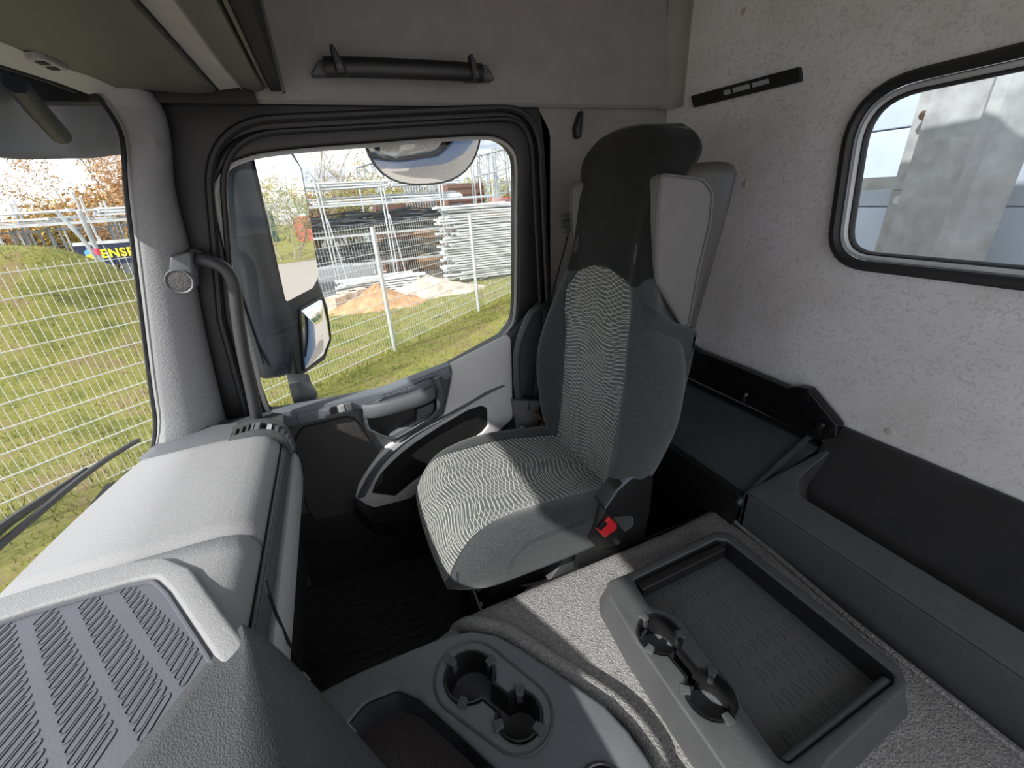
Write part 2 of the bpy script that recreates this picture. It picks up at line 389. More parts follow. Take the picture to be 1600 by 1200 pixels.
# rear wall with its window hole
win = rnd([(.788, 1.632, .12), (.745, 1.232, .10), (-.30, 1.225, .10), (-.30, 1.648, .12)], .1, 8)
b = MB(); b.prism([rnd([(1.50, .50), (1.50, 2.30), (-.85, 2.30), (-.85, .50)], 0), win], FX(XR), .035, 0)
struct(b.build('wall_rear', 'wallcloth'))
wr = struct(tag(bpy.data.objects.new('window_2', None))); COL.objects.link(wr); wr.location = (XR, .24, 1.43)
def wring(off, x, ra, rb_, m, name, par):
    l = fixwind(win, True); nr = loopnormals(l)
    b = MB(); b.tube([(x, p[0]+q[0]*off, p[1]+q[1]*off) for p, q in zip(l, nr)], ra, 8, True, rb=rb_, up=(1, 0, 0)); return b.build(name, m, par)
wring(-.002, XR-.004, .014, .013, 'rubber', 'window_seal', wr)
wring(.016, XR+.012, .012, .007, 'steel', 'window_frame', wr)
wring(.024, XR+.022, .012, .006, 'rubber', 'outer_seal', wr)
pan('pane', [win], FX(XR+.024), .004, 0, 'rearglass', wr)
# side wall: bulging upper headliner panel over the door, light quarter panel behind the door
rows = []
for i in range(25):
    t = i/24; x = -.14+(1.40)*t; r = []
    for z, dy in ((1.708, .030), (1.704, .012), (1.712, 0), (1.735, -.006), (1.80, -.004), (1.9, .0), (2.0, .008), (2.15, .02), (2.30, .05)):
        r.append((x, 1.425+dy+.05*sstep(.55, 1, 1-t)*0 - .06*sstep(.86, 1, t)*sstep(1.705, 1.75, z)*0, z))
    rows.append(r)
b = MB(); b.grid(rows); o = b.build('wall_right', 'headliner'); solid(o, .02, 1); struct(o)
b = MB()                                         # vertical rounded corner between side and rear headliner
r2 = []
for k in range(9):
    a = pi/2*k/8; r2.append([(XR-.055+.055*sin(a), 1.425-.055+.055*cos(a), z) for z in (1.70, 1.75, 1.9, 2.1, 2.3)])
b.grid(r2); o = b.build('wall_corner', 'headliner'); solid(o, .01, 1); struct(o)
b = MB(); q = [(x, z) for x, z in LY([(838, 160), (1046, 168), (1046, 250)], 1.455)]
b.prism([rnd([(q[0][0], q[0][1]+.02), (1.255, 1.712), (1.255, .55), (.70, .55), (.705, 1.0), (.745, 1.45), (.735, 1.62, .06)], .02)], FY(1.452), .03, .004)
struct(b.build('wall_quarter', 'headliner'))
b = MB(); b.box((.45, .3, 2.31), (1.7, 2.4, .03)); struct(b.build('ceiling', 'headliner', smooth=False))

# black body surround of the door opening
W0 = [(336, 307), (345, 278), (361, 259), (390, 247), (424, 240), (500, 232), (583, 226), (670, 219), (747, 215), (779, 220), (798, 237), (804, 262),
      (804, 330), (804, 420), (802, 490), (792, 514), (764, 540), (702, 571), (650, 594), (599, 609), (527, 624), (470, 634), (428, 643), (412, 625), (395, 555), (372, 465), (350, 370)]
Wd = [tuple(p) for p in cat(LY(W0, 1.47), 4)]
cen = (.18, 1.25)
def grow(l, d):
    l = fixwind(l, True); return [(p[0]-q[0]*d, p[1]-q[1]*d) for p, q in zip(l, loopnormals(l))]
sur = LY([(228, 150, .03), (392, 154, .01), (838, 158, .05), (862, 205, .08), (862, 480, .05), (850, 640, .02), (640, 840, .05), (480, 1000, .05), (390, 700, .03), (310, 600), (262, 330, .02), (240, 205, .04)], 1.452)
b = MB(); b.prism([rnd(sur, .03), rnd(LY([(330, 215, .16), (815, 190, .13), (828, 520, .08), (760, 690), (560, 800), (440, 700), (352, 470)], 1.452), .08)], FY(1.452), .05, .006)
struct(b.build('trim_1', 'black'))

# ------------------------------------------------------------------ passenger door
door = struct(bpy.data.objects.new('door_1', None)); COL.objects.link(door); door.location = (.2, YD, .1)
fr_out = rnd(LY([(322, 205, .20), (838, 178, .12), (846, 560, .05), (800, 600), (440, 690, .05), (395, 690, .02), (340, 480)], 1.445), .1, 10)
b = MB(); b.prism([fr_out, Wd], FY(1.445), .06, .012); b.build('window_surround', 'black', door)
g = grow(Wd, -.004); b = MB(); b.tube([(x, 1.448, z) for x, z in g], .006, 6, True); b.build('window_edge', 'light', door)
b = MB(); b.prism([Wd], FY(1.492), .004, 0); b.build('window_pane', 'glass', door)
o1 = grow([(p[0], p[1]) for p in rnd(LY([(318, 190, .22), (842, 165, .14), (856, 480, .05), (850, 660, .02), (500, 1000), (400, 700), (345, 500)], 1.435), .1, 10)], .0)
b = MB(); b.tube([(x, 1.437, z) for x, z in o1], .011, 8, True); struct(b.build('trim_2', 'rubber'))
o2 = grow([(p[0], p[1]) for p in o1], -.030)
b = MB(); b.tube([(x, 1.440, z) for x, z in o2], .008, 8, True); b.build('door_seal', 'rubber', door)
# lower door card
YC = 1.425
lower = rnd(LY([(405, 650, .01), (470, 640), (600, 614), (700, 575), (800, 520, .0), (846, 470, .01), (846, 690, .02), (700, 850), (560, 1000), (420, 1000)], YC), .01)
b = MB(); b.prism([lower], FY(YC), .06, .004); b.build('door_card', 'dark', door)
def cp(l): return [(540+p[0]/5, 560+p[1]/5)+tuple(p[2:]) for p in l]
yl = 1.405
outer = cp([(815, 55, .01), (1290, -190, .02), (1300, -20), (1308, 470, .03), (1180, 590), (900, 760), (600, 1010), (440, 1160, .01), (380, 1192), (250, 1180), (150, 1140), (75, 1085, .01), (100, 985), (150, 900), (200, 825), (250, 760), (320, 700), (400, 645), (560, 570), (720, 487, .03), (770, 440), (800, 300), (826, 170), (830, 100)])
hole = cp([(1060, 372, .02), (1108, 390, .02), (1118, 530, .02), (1070, 585), (700, 850), (540, 965), (390, 1088), (205, 1062, .01), (230, 985), (280, 900), (340, 835), (440, 740), (560, 650), (760, 520), (960, 405)])
ou, ho = rnd(LY(outer, yl), .012, 3), rnd(LY(hole, yl), .012, 3)
b = MB(); b.prism([ou, ho], FY(yl), .02, .005); b.build('light_panel', mat('pale door panel', (.58, .575, .58), .55, .3, 520), door)
# raised rib of the panel: from the hand rest down round the pocket
rib_o = LY(cp([(1240, 205), (1100, 262), (960, 345), (760, 455), (560, 560), (410, 665), (290, 770), (200, 880), (130, 1000), (90, 1085)]), yl-.004)
rib_i = LY(cp([(1230, 235), (1120, 300), (980, 380), (780, 500), (590, 615), (450, 720), (340, 830), (270, 930), (215, 1040), (190, 1085)]), yl-.004)
rows = [[(a[0], yl-.001, a[1]), (a[0]*.8+c[0]*.2, yl-.014, a[1]*.8+c[1]*.2), (c[0], yl+.012, c[1])] for a, c in zip(cat(rib_o, 4, False), cat(rib_i, 4, False))]
b = MB(); b.grid(rows); b.build('pocket_rim', 'grey', door, ang=60)
b = MB(); b.prism([ho], FY(yl+.012), .004, 0); b.build('door_pocket', 'void', door)
b = MB(); pk = LY(cp([(75, 1088), (150, 1140), (250, 1182), (380, 1192)]), yl)
rows = []
for dz, dy in ((0, 0), (.004, -.05), (-.01, -.075), (-.06, -.07), (-.12, -.03)):
    rows.append([(x+.0, yl+dy*(1-abs(i/6-.5)*.7), z+dz) for i, (x, z) in enumerate(cat(pk, 2, False))])
b.grid(rows); b.build('bottle_holder', 'black', door)
# dark lower bulge of the door below the pocket
rows = []
for z, dy in ((.425, .0), (.40, -.03), (.36, -.05), (.28, -.055), (.15, -.05), (.08, -.03)):
    rows.append([(-.36+i*.06, YC+dy*sin(pi*min(1, (i+2)/18)), z-.05*sin(i/16*pi)) for i in range(17)])
b = MB(); b.grid(rows); b.build('lower_door_trim', 'void', door)
# belt bar with switches, hand rest and door opener
bar = rnd(LY([(420, 645, .006), (470, 640), (530, 630), (600, 615), (702, 574, .004), (709, 600), (700, 650, .03), (620, 690, .03), (600, 640), (560, 622, .02), (470, 664), (432, 672, .01)], 1.40), .01, 4)
b = MB(); b.prism([rnd(LY([(422, 646, .006), (470, 638), (530, 627), (600, 612), (703, 572, .004), (707, 588, .01), (690, 600), (600, 640), (555, 640, .01), (470, 664), (434, 672, .01)], 1.392), .01, 4)], FY(1.392), .05, .006); b.build('belt_bar', 'slate', door)
hs = cp([(270, 300, .02), (430, 235), (620, 155), (740, 130, .04), (800, 190, .03), (770, 330), (720, 450, .05), (560, 550), (390, 645, .04), (270, 610, .02), (160, 550, .03), (130, 420, .03)])
hsl = rnd(LY(hs, 1.395), .015, 4)
hin = rnd(LY(cp([(290, 290, .01), (440, 245), (630, 165), (745, 150, .03), (770, 200), (735, 330), (690, 430, .04), (540, 530), (380, 620, .03), (280, 590), (180, 540, .02), (155, 430, .02)]), 1.395), .012, 4)
b = MB(); b.prism([hsl, hin], FY(1.388), .03, .004); b.build('handle_surround', 'dark', door)
b = MB(); b.prism([hin], FY(1.422), .006, 0); b.build('handle_recess', 'black', door)
# thin bright seam round the surround
b = MB(); b.tube([(x, 1.386, z) for x, z in hin], .0022, 5, True); b.build('surround_seam', 'slate', door)
A0, A1 = UY(569, 651, 1.345), UY(686, 617, 1.345)
b = MB(); rows = []
for i in range(13):
    t = i/12; c = A0.lerp(A1, t); y = 1.345+.035*(abs(2*t-1))**4; h = .026
    rows.append([(c.x, y+.006, c.z+h), (c.x, y+.0, c.z+h*.7), (c.x, y, c.z-h*.6), (c.x, y+.008, c.z-h), (c.x, y+.05, c.z-h*.9), (c.x, y+.055, c.z+h*.6)])
b.grid(rows, closed_u=True); k = len(rows); b.f += [tuple(range(6)), tuple((k-1)*6+i for i in range(6))]; b.mi += [0, 0]
b.build('hand_rest', 'grey', door)
p0, p1 = UY(683, 588, 1.38), UY(690, 640, 1.38)
b = MB(); b.tube([UY(682, 590, 1.36), UY(690, 612, 1.352), UY(686, 636, 1.38)], .014, 8); b.build('hand_rest_post', 'dark', door)
b = MB(); b.prism([rnd(LY([(652, 640), (680, 628), (676, 645), (650, 660)], 1.40), .006)], FY(1.398), .02, .003); b.build('door_opener', 'silver' if 0 else 'dark', door)
b = MB(); b.prism([rnd(LY([(600, 683), (672, 646), (676, 655), (612, 690)], 1.41), .004)], FY(1.400), .02, .003); b.build('opener_lip', 'grey', door)
# switch plate
b = MB(); b.prism([rnd(LY([(463, 648), (548, 629), (553, 643), (467, 664)], 1.386), .004)], FY(1.387), .01, .002); sw = b.build('switch_plate', 'slate', door)
for l, m in (([(504, 642), (515, 639), (517, 648), (506, 651)], 'grey'), ([(516, 637), (525, 635), (527, 646), (518, 648)], 'black'), ([(527, 635), (537, 632), (540, 643), (530, 645)], 'light'), ([(539, 631), (549, 629), (551, 640), (542, 642)], 'grey')):
    b = MB(); b.prism([rnd(LY(l, 1.383), .003)], FY(1.381), .008, .002); b.build('switch', m, sw)
# speaker cover below
sp = rnd(LY([(470, 672, .03), (552, 651, .05), (600, 720), (600, 755, .02), (560, 790, .03), (520, 850), (480, 800), (455, 700, .02)], 1.40), .02, 5)
b = MB(); b.prism([sp], FY(1.408), .02, .008); b.build('speaker_cover', mat('perforated grey speaker cover', (.05, .048, .048), .6, 1, 330, kind='voronoi'), door)

# ------------------------------------------------------------------ A pillar trim, windscreen
lft = cat([UY(150, 137, 1.40), UY(178, 170, 1.40), UY(198, 205, 1.38), UY(204, 240, 1.36), UY(207, 300, 1.35), UY(219, 400, 1.35), UY(231, 500, 1.35), UY(243, 600, 1.34), UY(251, 660, 1.33), UY(246, 702, 1.30)], 3, False)
rgt = cat([UY(235, 148, 1.42), UY(250, 170, 1.43), UY(258, 195, 1.435), UY(264, 235, 1.445), UY(270, 300, 1.445), UY(296, 400, 1.445), UY(315, 500, 1.445), UY(338, 600, 1.44), UY(352, 660, 1.43), UY(362, 700, 1.42)], 3, False)
rows = []
for a, c in zip(lft, rgt):
    m1 = a.lerp(c, .35)+V((.030, -.030, 0)); m2 = a.lerp(c, .7)+V((.026, -.026, 0)); m0 = a.lerp(c, .08)+V((.006, -.014, 0)); m3 = a.lerp(c, .92)+V((.016, -.012, 0))
    rows.append([a+V((-.03, .05, 0)), a, m0, m1, m2, m3, c, c+V((0.0, .04, 0))])
b = MB(); b.grid(rows); o = b.build('trim_3', 'pillar', ang=60); struct(o)
# black edge of the glass along the pillar
# windscreen surface: bottom edge y -> x,z ; top edge
def wsb(y): return V((-.70+.16*(max(0, y)/1.35)**3.0, y, .86))
def wst(y): return V((-.56+.12*(max(0, y)/1.4)**4.0, y, 1.80))
ws = struct(bpy.data.objects.new('window_1', None)); COL.objects.link(ws); ws.location = (-.65, .3, 1.3)
rows = []
for i in range(23):
    y = 1.46-i*.105; rows.append([wsb(y).lerp(wst(y), t) for t in (-.05, .25, .5, .75, 1)])
b = MB(); b.grid(rows); b.build('pane', 'glass', ws, fix=False)
b = MB(); b.tube([p+V((-.012, -.002, 0)) for p in lft], .005, 6); b.build('window_seal', 'rubber', ws)
# windscreen header: pale strip with a small slotted outlet, and a roof edge
hd = struct(bpy.data.objects.new('trim_4', None)); COL.objects.link(hd); hd.location = (-.45, .6, 1.72)
rows = []
for i in range(24):
    y = 1.40-i*.095; x = -.415-.085*(1-sstep(.9, 1.42, y)); z0 = 1.712
    rows.append([(x-.035, y, z0+.028), (x-.03, y, z0+.006), (x-.02, y, z0), (x, y, z0+.001), (x+.05, y, z0+.010), (x+.06, y, z0+.03)])
b = MB(); b.grid(rows); o = b.build('header_strip', 'light', hd); 
b = MB(); b.tube([(r[0][0]-.004, r[0][1], r[0][2]-.022) for r in rows], .006, 6); b.build('header_seal', 'rubber', hd)
c0 = UZ(72, 98, 1.712)
b = MB(); b.prism([rnd([(c0.x-.016, c0.y-.035), (c0.x+.014, c0.y-.04), (c0.x+.02, c0.y+.035), (c0.x-.012, c0.y+.04)], .012)], FZ(1.708, 1), .01, .003); vo = b.build('outlet', 'headliner', hd)
for dy in (-.018, .016):
    b = MB(); b.prism([rnd([(c0.x-.006, c0.y+dy-.011), (c0.x+.008, c0.y+dy-.011), (c0.x+.008, c0.y+dy+.011), (c0.x-.006, c0.y+dy+.011)], .005)], FZ(1.7065, 1), .004, .0); b.build('slot', 'void', vo)
b = MB(); b.box((-.56, .3, 1.84), (.14, 2.5, .10)); b.box((-.52, .3, 2.05), (.14, 2.5, .44)); struct(b.build('roof_front', 'bluepaint', smooth=False))
b = MB(); b.box((-.33, 1.44, 1.80), (.46, .05, .2)); struct(b.build('trim_5', 'black', smooth=False))

# ------------------------------------------------------------------ overhead locker
ol = empty('overhead_locker', (-.2, .4, 1.75), 'dark olive grey overhead storage locker above the windscreen', 'locker')
Y0, Y1 = -.85, 1.385
def yrun(name, prof, m, y0=Y0, y1=Y1, ysag=None):
    rows = []
    for i in range(13):
        t = i/12; y = y0+(y1-y0)*t; r = []
        for p in prof:
            k = (t*12 > 11)*1.0
            r.append((p[0], y, p[1]+(.012*k if p[1] < 1.72 else 0)))
        rows.append(r)
    b = MB(); b.grid(rows, closed_u=True); n = len(prof)
    b.f += [tuple(range(n)), tuple(12*n+i for i in range(n))]; b.mi += [0, 0]
    return b.build(name, m, ol)
yrun('locker_bottom', [(-.47, 1.730), (-.42, 1.722), (-.34, 1.708), (-.23, 1.702), (-.19, 1.704), (-.178, 1.712), (-.175, 1.75), (-.46, 1.78)], 'olive')
yrun('light_strip', [(-.172, 1.722), (-.128, 1.716), (-.122, 1.722), (-.122, 1.76), (-.172, 1.76)], 'headliner')
yrun('front_rail', [(-.122, 1.716), (-.09, 1.708), (-.075, 1.712), (-.070, 1.73), (-.075, 1.745), (-.122, 1.75)], 'olive')
yrun('rail_edge', [(-.068, 1.716), (-.062, 1.716), (-.060, 1.75), (-.066, 1.75)], 'olive')
yrun('locker_opening', [(-.060, 1.722), (-.034, 1.722), (-.034, 1.95), (-.060, 1.95)], 'void')
yrun('locker_front', [(-.034, 1.716), (-.026, 1.718), (-.030, 2.0), (-.04, 2.0)], 'olive', 1.36, 1.385)
yrun('locker_body', [(-.46, 1.75), (-.13, 1.752), (-.05, 1.93), (-.05, 2.29), (-.46, 2.29)], 'olive')

# ------------------------------------------------------------------ things on the walls
gh = empty('handrail', UY(640, 110, 1.41), 'long black grab handle on the headliner above the passenger door window', 'handle')
b = MB(); a = LY([(486, 122, .006), (500, 100, .01), (524, 92, .01), (548, 122, .01)], 1.41)
bl = rnd(LY([(484, 121), (497, 97, .012), (540, 93, .012), (546, 120)], 1.408), .006)
br = rnd(LY([(725, 129), (728, 103, .01), (757, 104, .01), (771, 128)], 1.408), .006)
b.prism([bl], FY(1.385), .035, .006); b.build('left_bracket', 'dark', gh)
b = MB(); b.prism([br], FY(1.385), .035, .006); b.build('right_bracket', 'dark', gh)
g0, g1 = UY(508, 103, 1.36), UY(755, 113, 1.36)
b = MB(); b.tube([g0.lerp(g1, i/12)+V((0, .012*(abs(i/6-1))**4, 0)) for i in range(13)], .023, 12, rb=.015, up=(0, 0, 1)); b.build('bar', 'black', gh)
for px, py in ((530, 104), (743, 115)):
    c = UY(px, py, 1.348); b = MB()
    b.prism([rnd([(c.x-.010, c.z-.016, .008), (c.x+.016, c.z-.014, .008), (c.x+.010, c.z+.012, .006), (c.x-.006, c.z+.045, .004), (c.x-.014, c.z+.044, .004)], .006)], FY(1.342), .025, .004); s_ = b.build('hook', 'black', gh)
    b = MB(); b.tube([(c.x, 1.343, c.z-.002), (c.x, 1.338, c.z-.002)], .007, 12); b.build('screw', 'blackgloss', s_)
ch = UY(900, 198, 1.452)
b = MB(); b.prism([rnd([(ch.x-.012, ch.z-.035, .01), (ch.x+.008, ch.z-.04, .01), (ch.x+.016, ch.z+.04, .01), (ch.x+.006, ch.z+.045, .006), (ch.x-.016, ch.z-.005, .01)], .008)], FY(1.425), .03, .006)
tag(b.build('coat_hook', 'black'), 'small black coat hook on the light wall between door and seat top', 'hook')
# slotted black strip on the rear wall
vsx = XR-.012
st = empty('vent_strip', UX(1165, 137, XR-.01), 'black slotted strip fixed at a slant high on the pale rear wall', 'vent')
b = MB(); b.prism([rnd(LX([(1078, 150), (1248, 104), (1251, 127), (1083, 168)], vsx), .006)], FX(vsx), .012, .003); b.build('strip_body', 'black', st)
for q in ([(1130, 142), (1140, 139), (1142, 146), (1132, 149)], [(1144, 138), (1170, 131), (1172, 138), (1146, 145)], [(1174, 130), (1200, 123), (1202, 130), (1176, 137)]):
    b = MB(); b.prism([rnd(LX(q, vsx-.001), .002)], FX(vsx-.001), .003, 0); b.build('slot', 'pole', st)
for i, ((px, py), lb) in enumerate((((1163, 18), 'small round pale fastener cap near the top of the rear wall'), ((1165, 287), 'small round fastener cap on the rear wall beside the seat shell'), ((1390, 674), 'small round pale fastener cap low on the rear wall above the shelf'))):
    c = UX(px, py, XR); r = .010; b = MB()
    b.prism([circ((c.y, c.z), r, 20)], FX(XR-.003), .003, .0015); tag(b.build('fastener_cap', 'tablet'), lb, 'cap', 'fastener caps of the rear wall cloth')

# tweeter pod on the pillar
tp = empty('tweeter', UY(284, 430, 1.37), 'grey round tweeter pod mounted on the windscreen pillar beside the grab bar', 'speaker')
b = MB(); b.prism([rnd(LY([(267, 400, .012), (296, 393, .012), (301, 398, .006), (305, 450, .02), (283, 462, .03), (262, 440, .02)], 1.365), .01)], FY(1.352), .06, .006); b.build('housing', 'grey', tp)
c = UY(281, 440, 1.35); b = MB(); rows = []
for r, dy in ((.030, .008), (.033, -.004), (.030, -.008), (.026, -.006), (.025, -.004)):
    rows.append([(c.x+r*cos(2*pi*j/32), 1.352+dy, c.z+r*sin(2*pi*j/32)) for j in range(32)])
b.grid(rows, closed_u=True); b.build('rim', 'grey', tp)
b = MB(); b.prism([circ((c.x, c.z), .0255, 28)], FY(1.346), .004, .0015); b.build('grille', mat('grey perforated grille', (.09, .085, .085), .5, 1, 420, kind='voronoi'), tp)

# grab bar on the pillar
b = MB()
pts = cat([UY(300, 404, 1.40), UY(318, 406, 1.375), UY(338, 412, 1.35), UY(356, 425, 1.34), UY(366, 450, 1.335), UY(372, 500, 1.335), UY(382, 560, 1.335), UY(393, 610, 1.34), UY(402, 655, 1.345), UY(410, 690, 1.36)], 5, False)
b.tube(pts, .0165, 14)
pg = b.build('grab_bar', mat('grained black grip', (.045, .045, .048), .45, .5, 300)); tag(pg, 'curved grained dark grab bar on the windscreen pillar in front of the door window', 'handle')
b = MB(); b.tube([UY(299, 404, 1.41), UY(306, 404, 1.385)], .024, 14); b.build('collar', 'black', pg)
# grab bar at the rear edge of the door opening
b = MB()
pts = cat([UY(862, 475, 1.42), UY(846, 480, 1.39), UY(832, 487, 1.375), UY(822, 505, 1.37), UY(811, 535, 1.37), UY(807, 560, 1.37), UY(808, 600, 1.37), UY(812, 640, 1.40)], 5, False)
b.tube(pts, .014, 12)
tag(b.build('grab_bar', 'dark'), 'dark bent grab bar at the rear edge of the door opening, half behind the seat', 'handle')
b = MB(); b.prism([rnd(LY([(806, 560), (850, 480), (872, 480), (872, 700), (806, 690)], 1.44), .01)], FY(1.438), .03, .004)
struct(b.build('trim_6', 'shell'))

# seat belt with upper guide
sb = empty('seat_belt', UY(885, 400, 1.40), 'dark seat belt running down from its guide on the wall behind the left seat edge', 'seat belt')
q = [UY(888, 365, 1.40), UY(868, 440, 1.385), UY(850, 505, 1.37), UY(838, 560, 1.36), UY(826, 640, 1.36)]
b = MB(); rows = [[p+V((-.010, -.012, 0)), p+V((.010, .012, 0))] for p in cat(q, 4, False)]; b.grid(rows); o = b.build('strap', 'black', sb); solid(o, .0015)
b = MB(); b.prism([rnd(LY([(876, 338), (892, 332), (896, 360), (880, 366)], 1.40), .01)], FY(1.39), .02, .005); b.build('guide', 'shell', sb)
b = MB(); b.tube([UY(876, 350, 1.385), UY(893, 350, 1.385)], .013, 12); b.build('roller', 'shell', sb)

# belt anchor and rusty bits behind the cushion
ba = empty('belt_anchor', UY(835, 665, 1.38), 'grey bolted belt anchor and rusty bracket between seat cushion and door', 'bracket')
b = MB(); b.prism([rnd(LY([(804, 628), (846, 628), (843, 636), (838, 690), (812, 680), (806, 640)], 1.36), .006)], FY(1.36), .04, .004); b.build('bracket', 'shell', ba)
b = MB(); b.prism([rnd(LY([(803, 626), (848, 627), (846, 634), (804, 633)], 1.35), .003)], FY(1.35), .02, .002); b.build('cover_edge', 'grey', ba)
c = UY(817, 671, 1.35); b = MB(); b.tube([(c.x, 1.362, c.z), (c.x, 1.34, c.z)], .011, 10); b.tube([(c.x, 1.34, c.z), (c.x, 1.334, c.z)], .006, 6); b.build('bolt', 'steel', ba)
b = MB(); rr = random.Random(3)
for i in range(16):
    p = UY(838+rr.random()*30, 650+rr.random()*40, 1.33); b.box(p, (.02+.02*rr.random(), .02, .012+.015*rr.random()), Matrix.Rotation(rr.random()*3, 3, 'Y'))
b.tube([UY(832, 690, 1.33), UY(842, 645, 1.33)], .005, 6); b.build('rusty_link', 'rust', ba)

# ================================================================== DASHBOARD
da = empty('dashboard', (-.45, .5, .60), 'light grey dashboard under the windscreen with rubber inlay and dark grained cowl', 'dashboard')
def wx(y): return -.685+.15*(max(0, y)/1.35)**3.0      # windscreen foot
def prof(y, shr=0):
    return [(wx(y), .878), (-.45, .882), (-.36, .882), (-.315, .880), (-.290, .874), (-.272, .864), (-.261, .848), (-.257, .828), (-.256, .80)]
PE = 1.235
ys = [PE-.02*i for i in range(3)]+[1.19-.05*i for i in range(8)]+[.79]
rows = []
for y in ys:
    k = max(0, (y-(PE-.03))/.03)**2*.012
    rows.append([(x, y, z-k) for x, z in prof(y)])
rows.insert(0, [(x, PE+.004, z-.03) for x, z in prof(PE)])
b = MB(); b.grid(rows); o = b.build('top_pad', 'pad', da); solid(o, .012)
# pillar foot strip between pad and pillar trim
fs = LZ([(215, 716), (250, 688, .01), (262, 672), (300, 668), (372, 660), (380, 684), (300, 700), (240, 717)], .872)
b = MB(); b.prism([rnd(fs, .006)], FZ(.872), .03, .003); b.build('foot_strip', 'grey', da)
b = MB(); b.prism([rnd([(wx(1.3)-.03, 1.40), (-.30, 1.40), (-.255, 1.36), (-.25, 1.23), (-.30, 1.20), (wx(1.2)-.01, 1.20)], .02)], FZ(.862), .25, .006); b.build('end_piece', 'dark', da)
# seam, then the nearer piece that carries the rubber inlay
rows = []
for y in [.782-.045*i for i in range(9)]+[.2, 0, -.3, -.6, -.85]:
    rows.append([(x, y, z+(.003 if i < 6 else 0)-(0 if y > .4 else .012)) for i, (x, z) in enumerate([(wx(y), .872)]+prof(y)[1:])])
b = MB(); b.grid(rows); o = b.build('centre_pad', 'pad', da); solid(o, .012)
b = MB(); b.tube([V((wx(.785)+.01, .786, .876))]+[V((x, .786, z-.001)) for x, z in prof(.78)], .0025, 6); b.build('pad_seam', 'grey', da)
# black groove and light fascia below
def strip(name, pr, m, y0, y1, n=16, t=.01, curve=None):
    rows = []
    for i in range(n+1):
        y = y0+(y1-y0)*i/n; rows.append([(x+(curve(y) if curve else 0), y, z) for x, z in pr])
    b = MB(); b.grid(rows); o = b.build(name, m, da, ang=50); solid(o, t); return o
strip('groove', [(-.256, .835), (-.262, .825), (-.262, .80), (-.258, .785), (-.262, .77)], 'void', 1.225, .42)
strip('groove_strip', [(-.254, .835), (-.248, .815), (-.246, .795), (-.252, .79)], 'dark', 1.215, .42, t=.004)
strip('fascia', [(-.246, .792), (-.232, .790), (-.226, .775), (-.226, .745), (-.232, .70), (-.246, .65), (-.268, .60), (-.30, .58)], 'light', 1.215, .42)
FAS = [(.58, -.30), (.60, -.268), (.65, -.246), (.70, -.232), (.745, -.226), (.775, -.226), (.79, -.232)]
def onfascia(px, py):
    x = -.226
    for _ in range(8):
        z = UX(px, py, x).z; x = FAS[-1][1]
        for (a, va), (c, vc) in zip(FAS, FAS[1:]):
            if z <= c: x = va+(vc-va)*max(0, (z-a)/(c-a)); break
    return UX(px, py, x+.0005)
b = MB(); b.tube(cat([onfascia(*p) for p in ((414, 905), (420, 925), (430, 955), (443, 985), (454, 1010), (462, 1030))], 4, False), .0028, 6); b.build('flap_seam', 'void', da)
b = MB(); b.box((-.46, .62, .48), (.32, 1.22, .22)); b.box((-.50, .62, .70), (.34, 1.20, .26)); b.build('dash_body', 'void', da, smooth=False)
# curved outlet at the far end of the dashboard
pv = [(-.375, .885), (-.33, .892), (-.295, .889), (-.268, .877), (-.250, .856), (-.241, .83), (-.238, .80), (-.242, .775), (-.25, .755)]
pvs = cat([(x, z) for x, z in pv], 3, False)
def vrow(y, d): return [(p.x+d*(.3 if i < 6 else 1), y, p.y+d*(1 if i < 12 else .3)) for i, p in enumerate(pvs)]
b = MB(); b.grid([vrow(1.285, -.012), vrow(1.28, .004), vrow(1.262, .006), vrow(1.258, -.010)]); b.build('vent_frame', 'dark', da)
b = MB(); b.grid([vrow(1.258, -.006), vrow(1.208, -.006)]); vt = b.build('vent', 'void', da)
b = MB(); b.grid([vrow(1.215, -.012), vrow(1.212, .003), vrow(1.205, .003), vrow(1.20, -.012)]); b.build('vent_lip', 'dark', da)
for i in (1, 2, 3, 4, 5, 8, 10, 12, 14, 16, 18):
    p = pvs[i]; b = MB(); 
    if i < 6: b.box((p.x, 1.235, p.y-.001), (.006 if i not in (5,) else .012, .045, .008))
    else: b.box((p.x-.002, 1.235, p.y), (.012, .045, .004), Matrix.Rotation(.5, 3, 'Y'))
    b.build('blade', 'silver' if i == 8 else ('grey' if i > 3 else 'dark'), vt)
# rubber inlay with its pale rim
ZM = .892
mo = [(-60, 995), (0, 972), (60, 952), (130, 932), (205, 911, .02), (245, 903, .03), (268, 925, .02), (330, 1018), (365, 1075), (300, 1290), (-150, 1400), (-250, 1050)]
rim_o = [(-60, 958), (0, 937), (60, 918), (130, 899), (205, 880, .02), (258, 872, .03), (300, 890, .03), (352, 962), (385, 1005), (365, 1300), (-150, 1440), (-300, 1050)]
mol, rol = rnd(LZ(mo, ZM), .02, 5), rnd(LZ(rim_o, ZM), .03, 6)
b = MB(); b.prism([rol, mol], FZ(ZM+.006), .03, .007); b.build('inlay_rim', 'pad', da)
b = MB(); b.prism([mol], FZ(ZM-.001), .006, 0); inl = b.build('rubber_inlay', 'matgrey', da)
b = MB(); nl = loopnormals(fixwind(mol, True)); b.tube([(p[0]+n[0]*.006, p[1]+n[1]*.006, ZM) for p, n in zip(fixwind(mol, True), nl)], .004, 6, True, rb=.003); b.build('inlay_edge', 'matgrey', da)
b = MB()
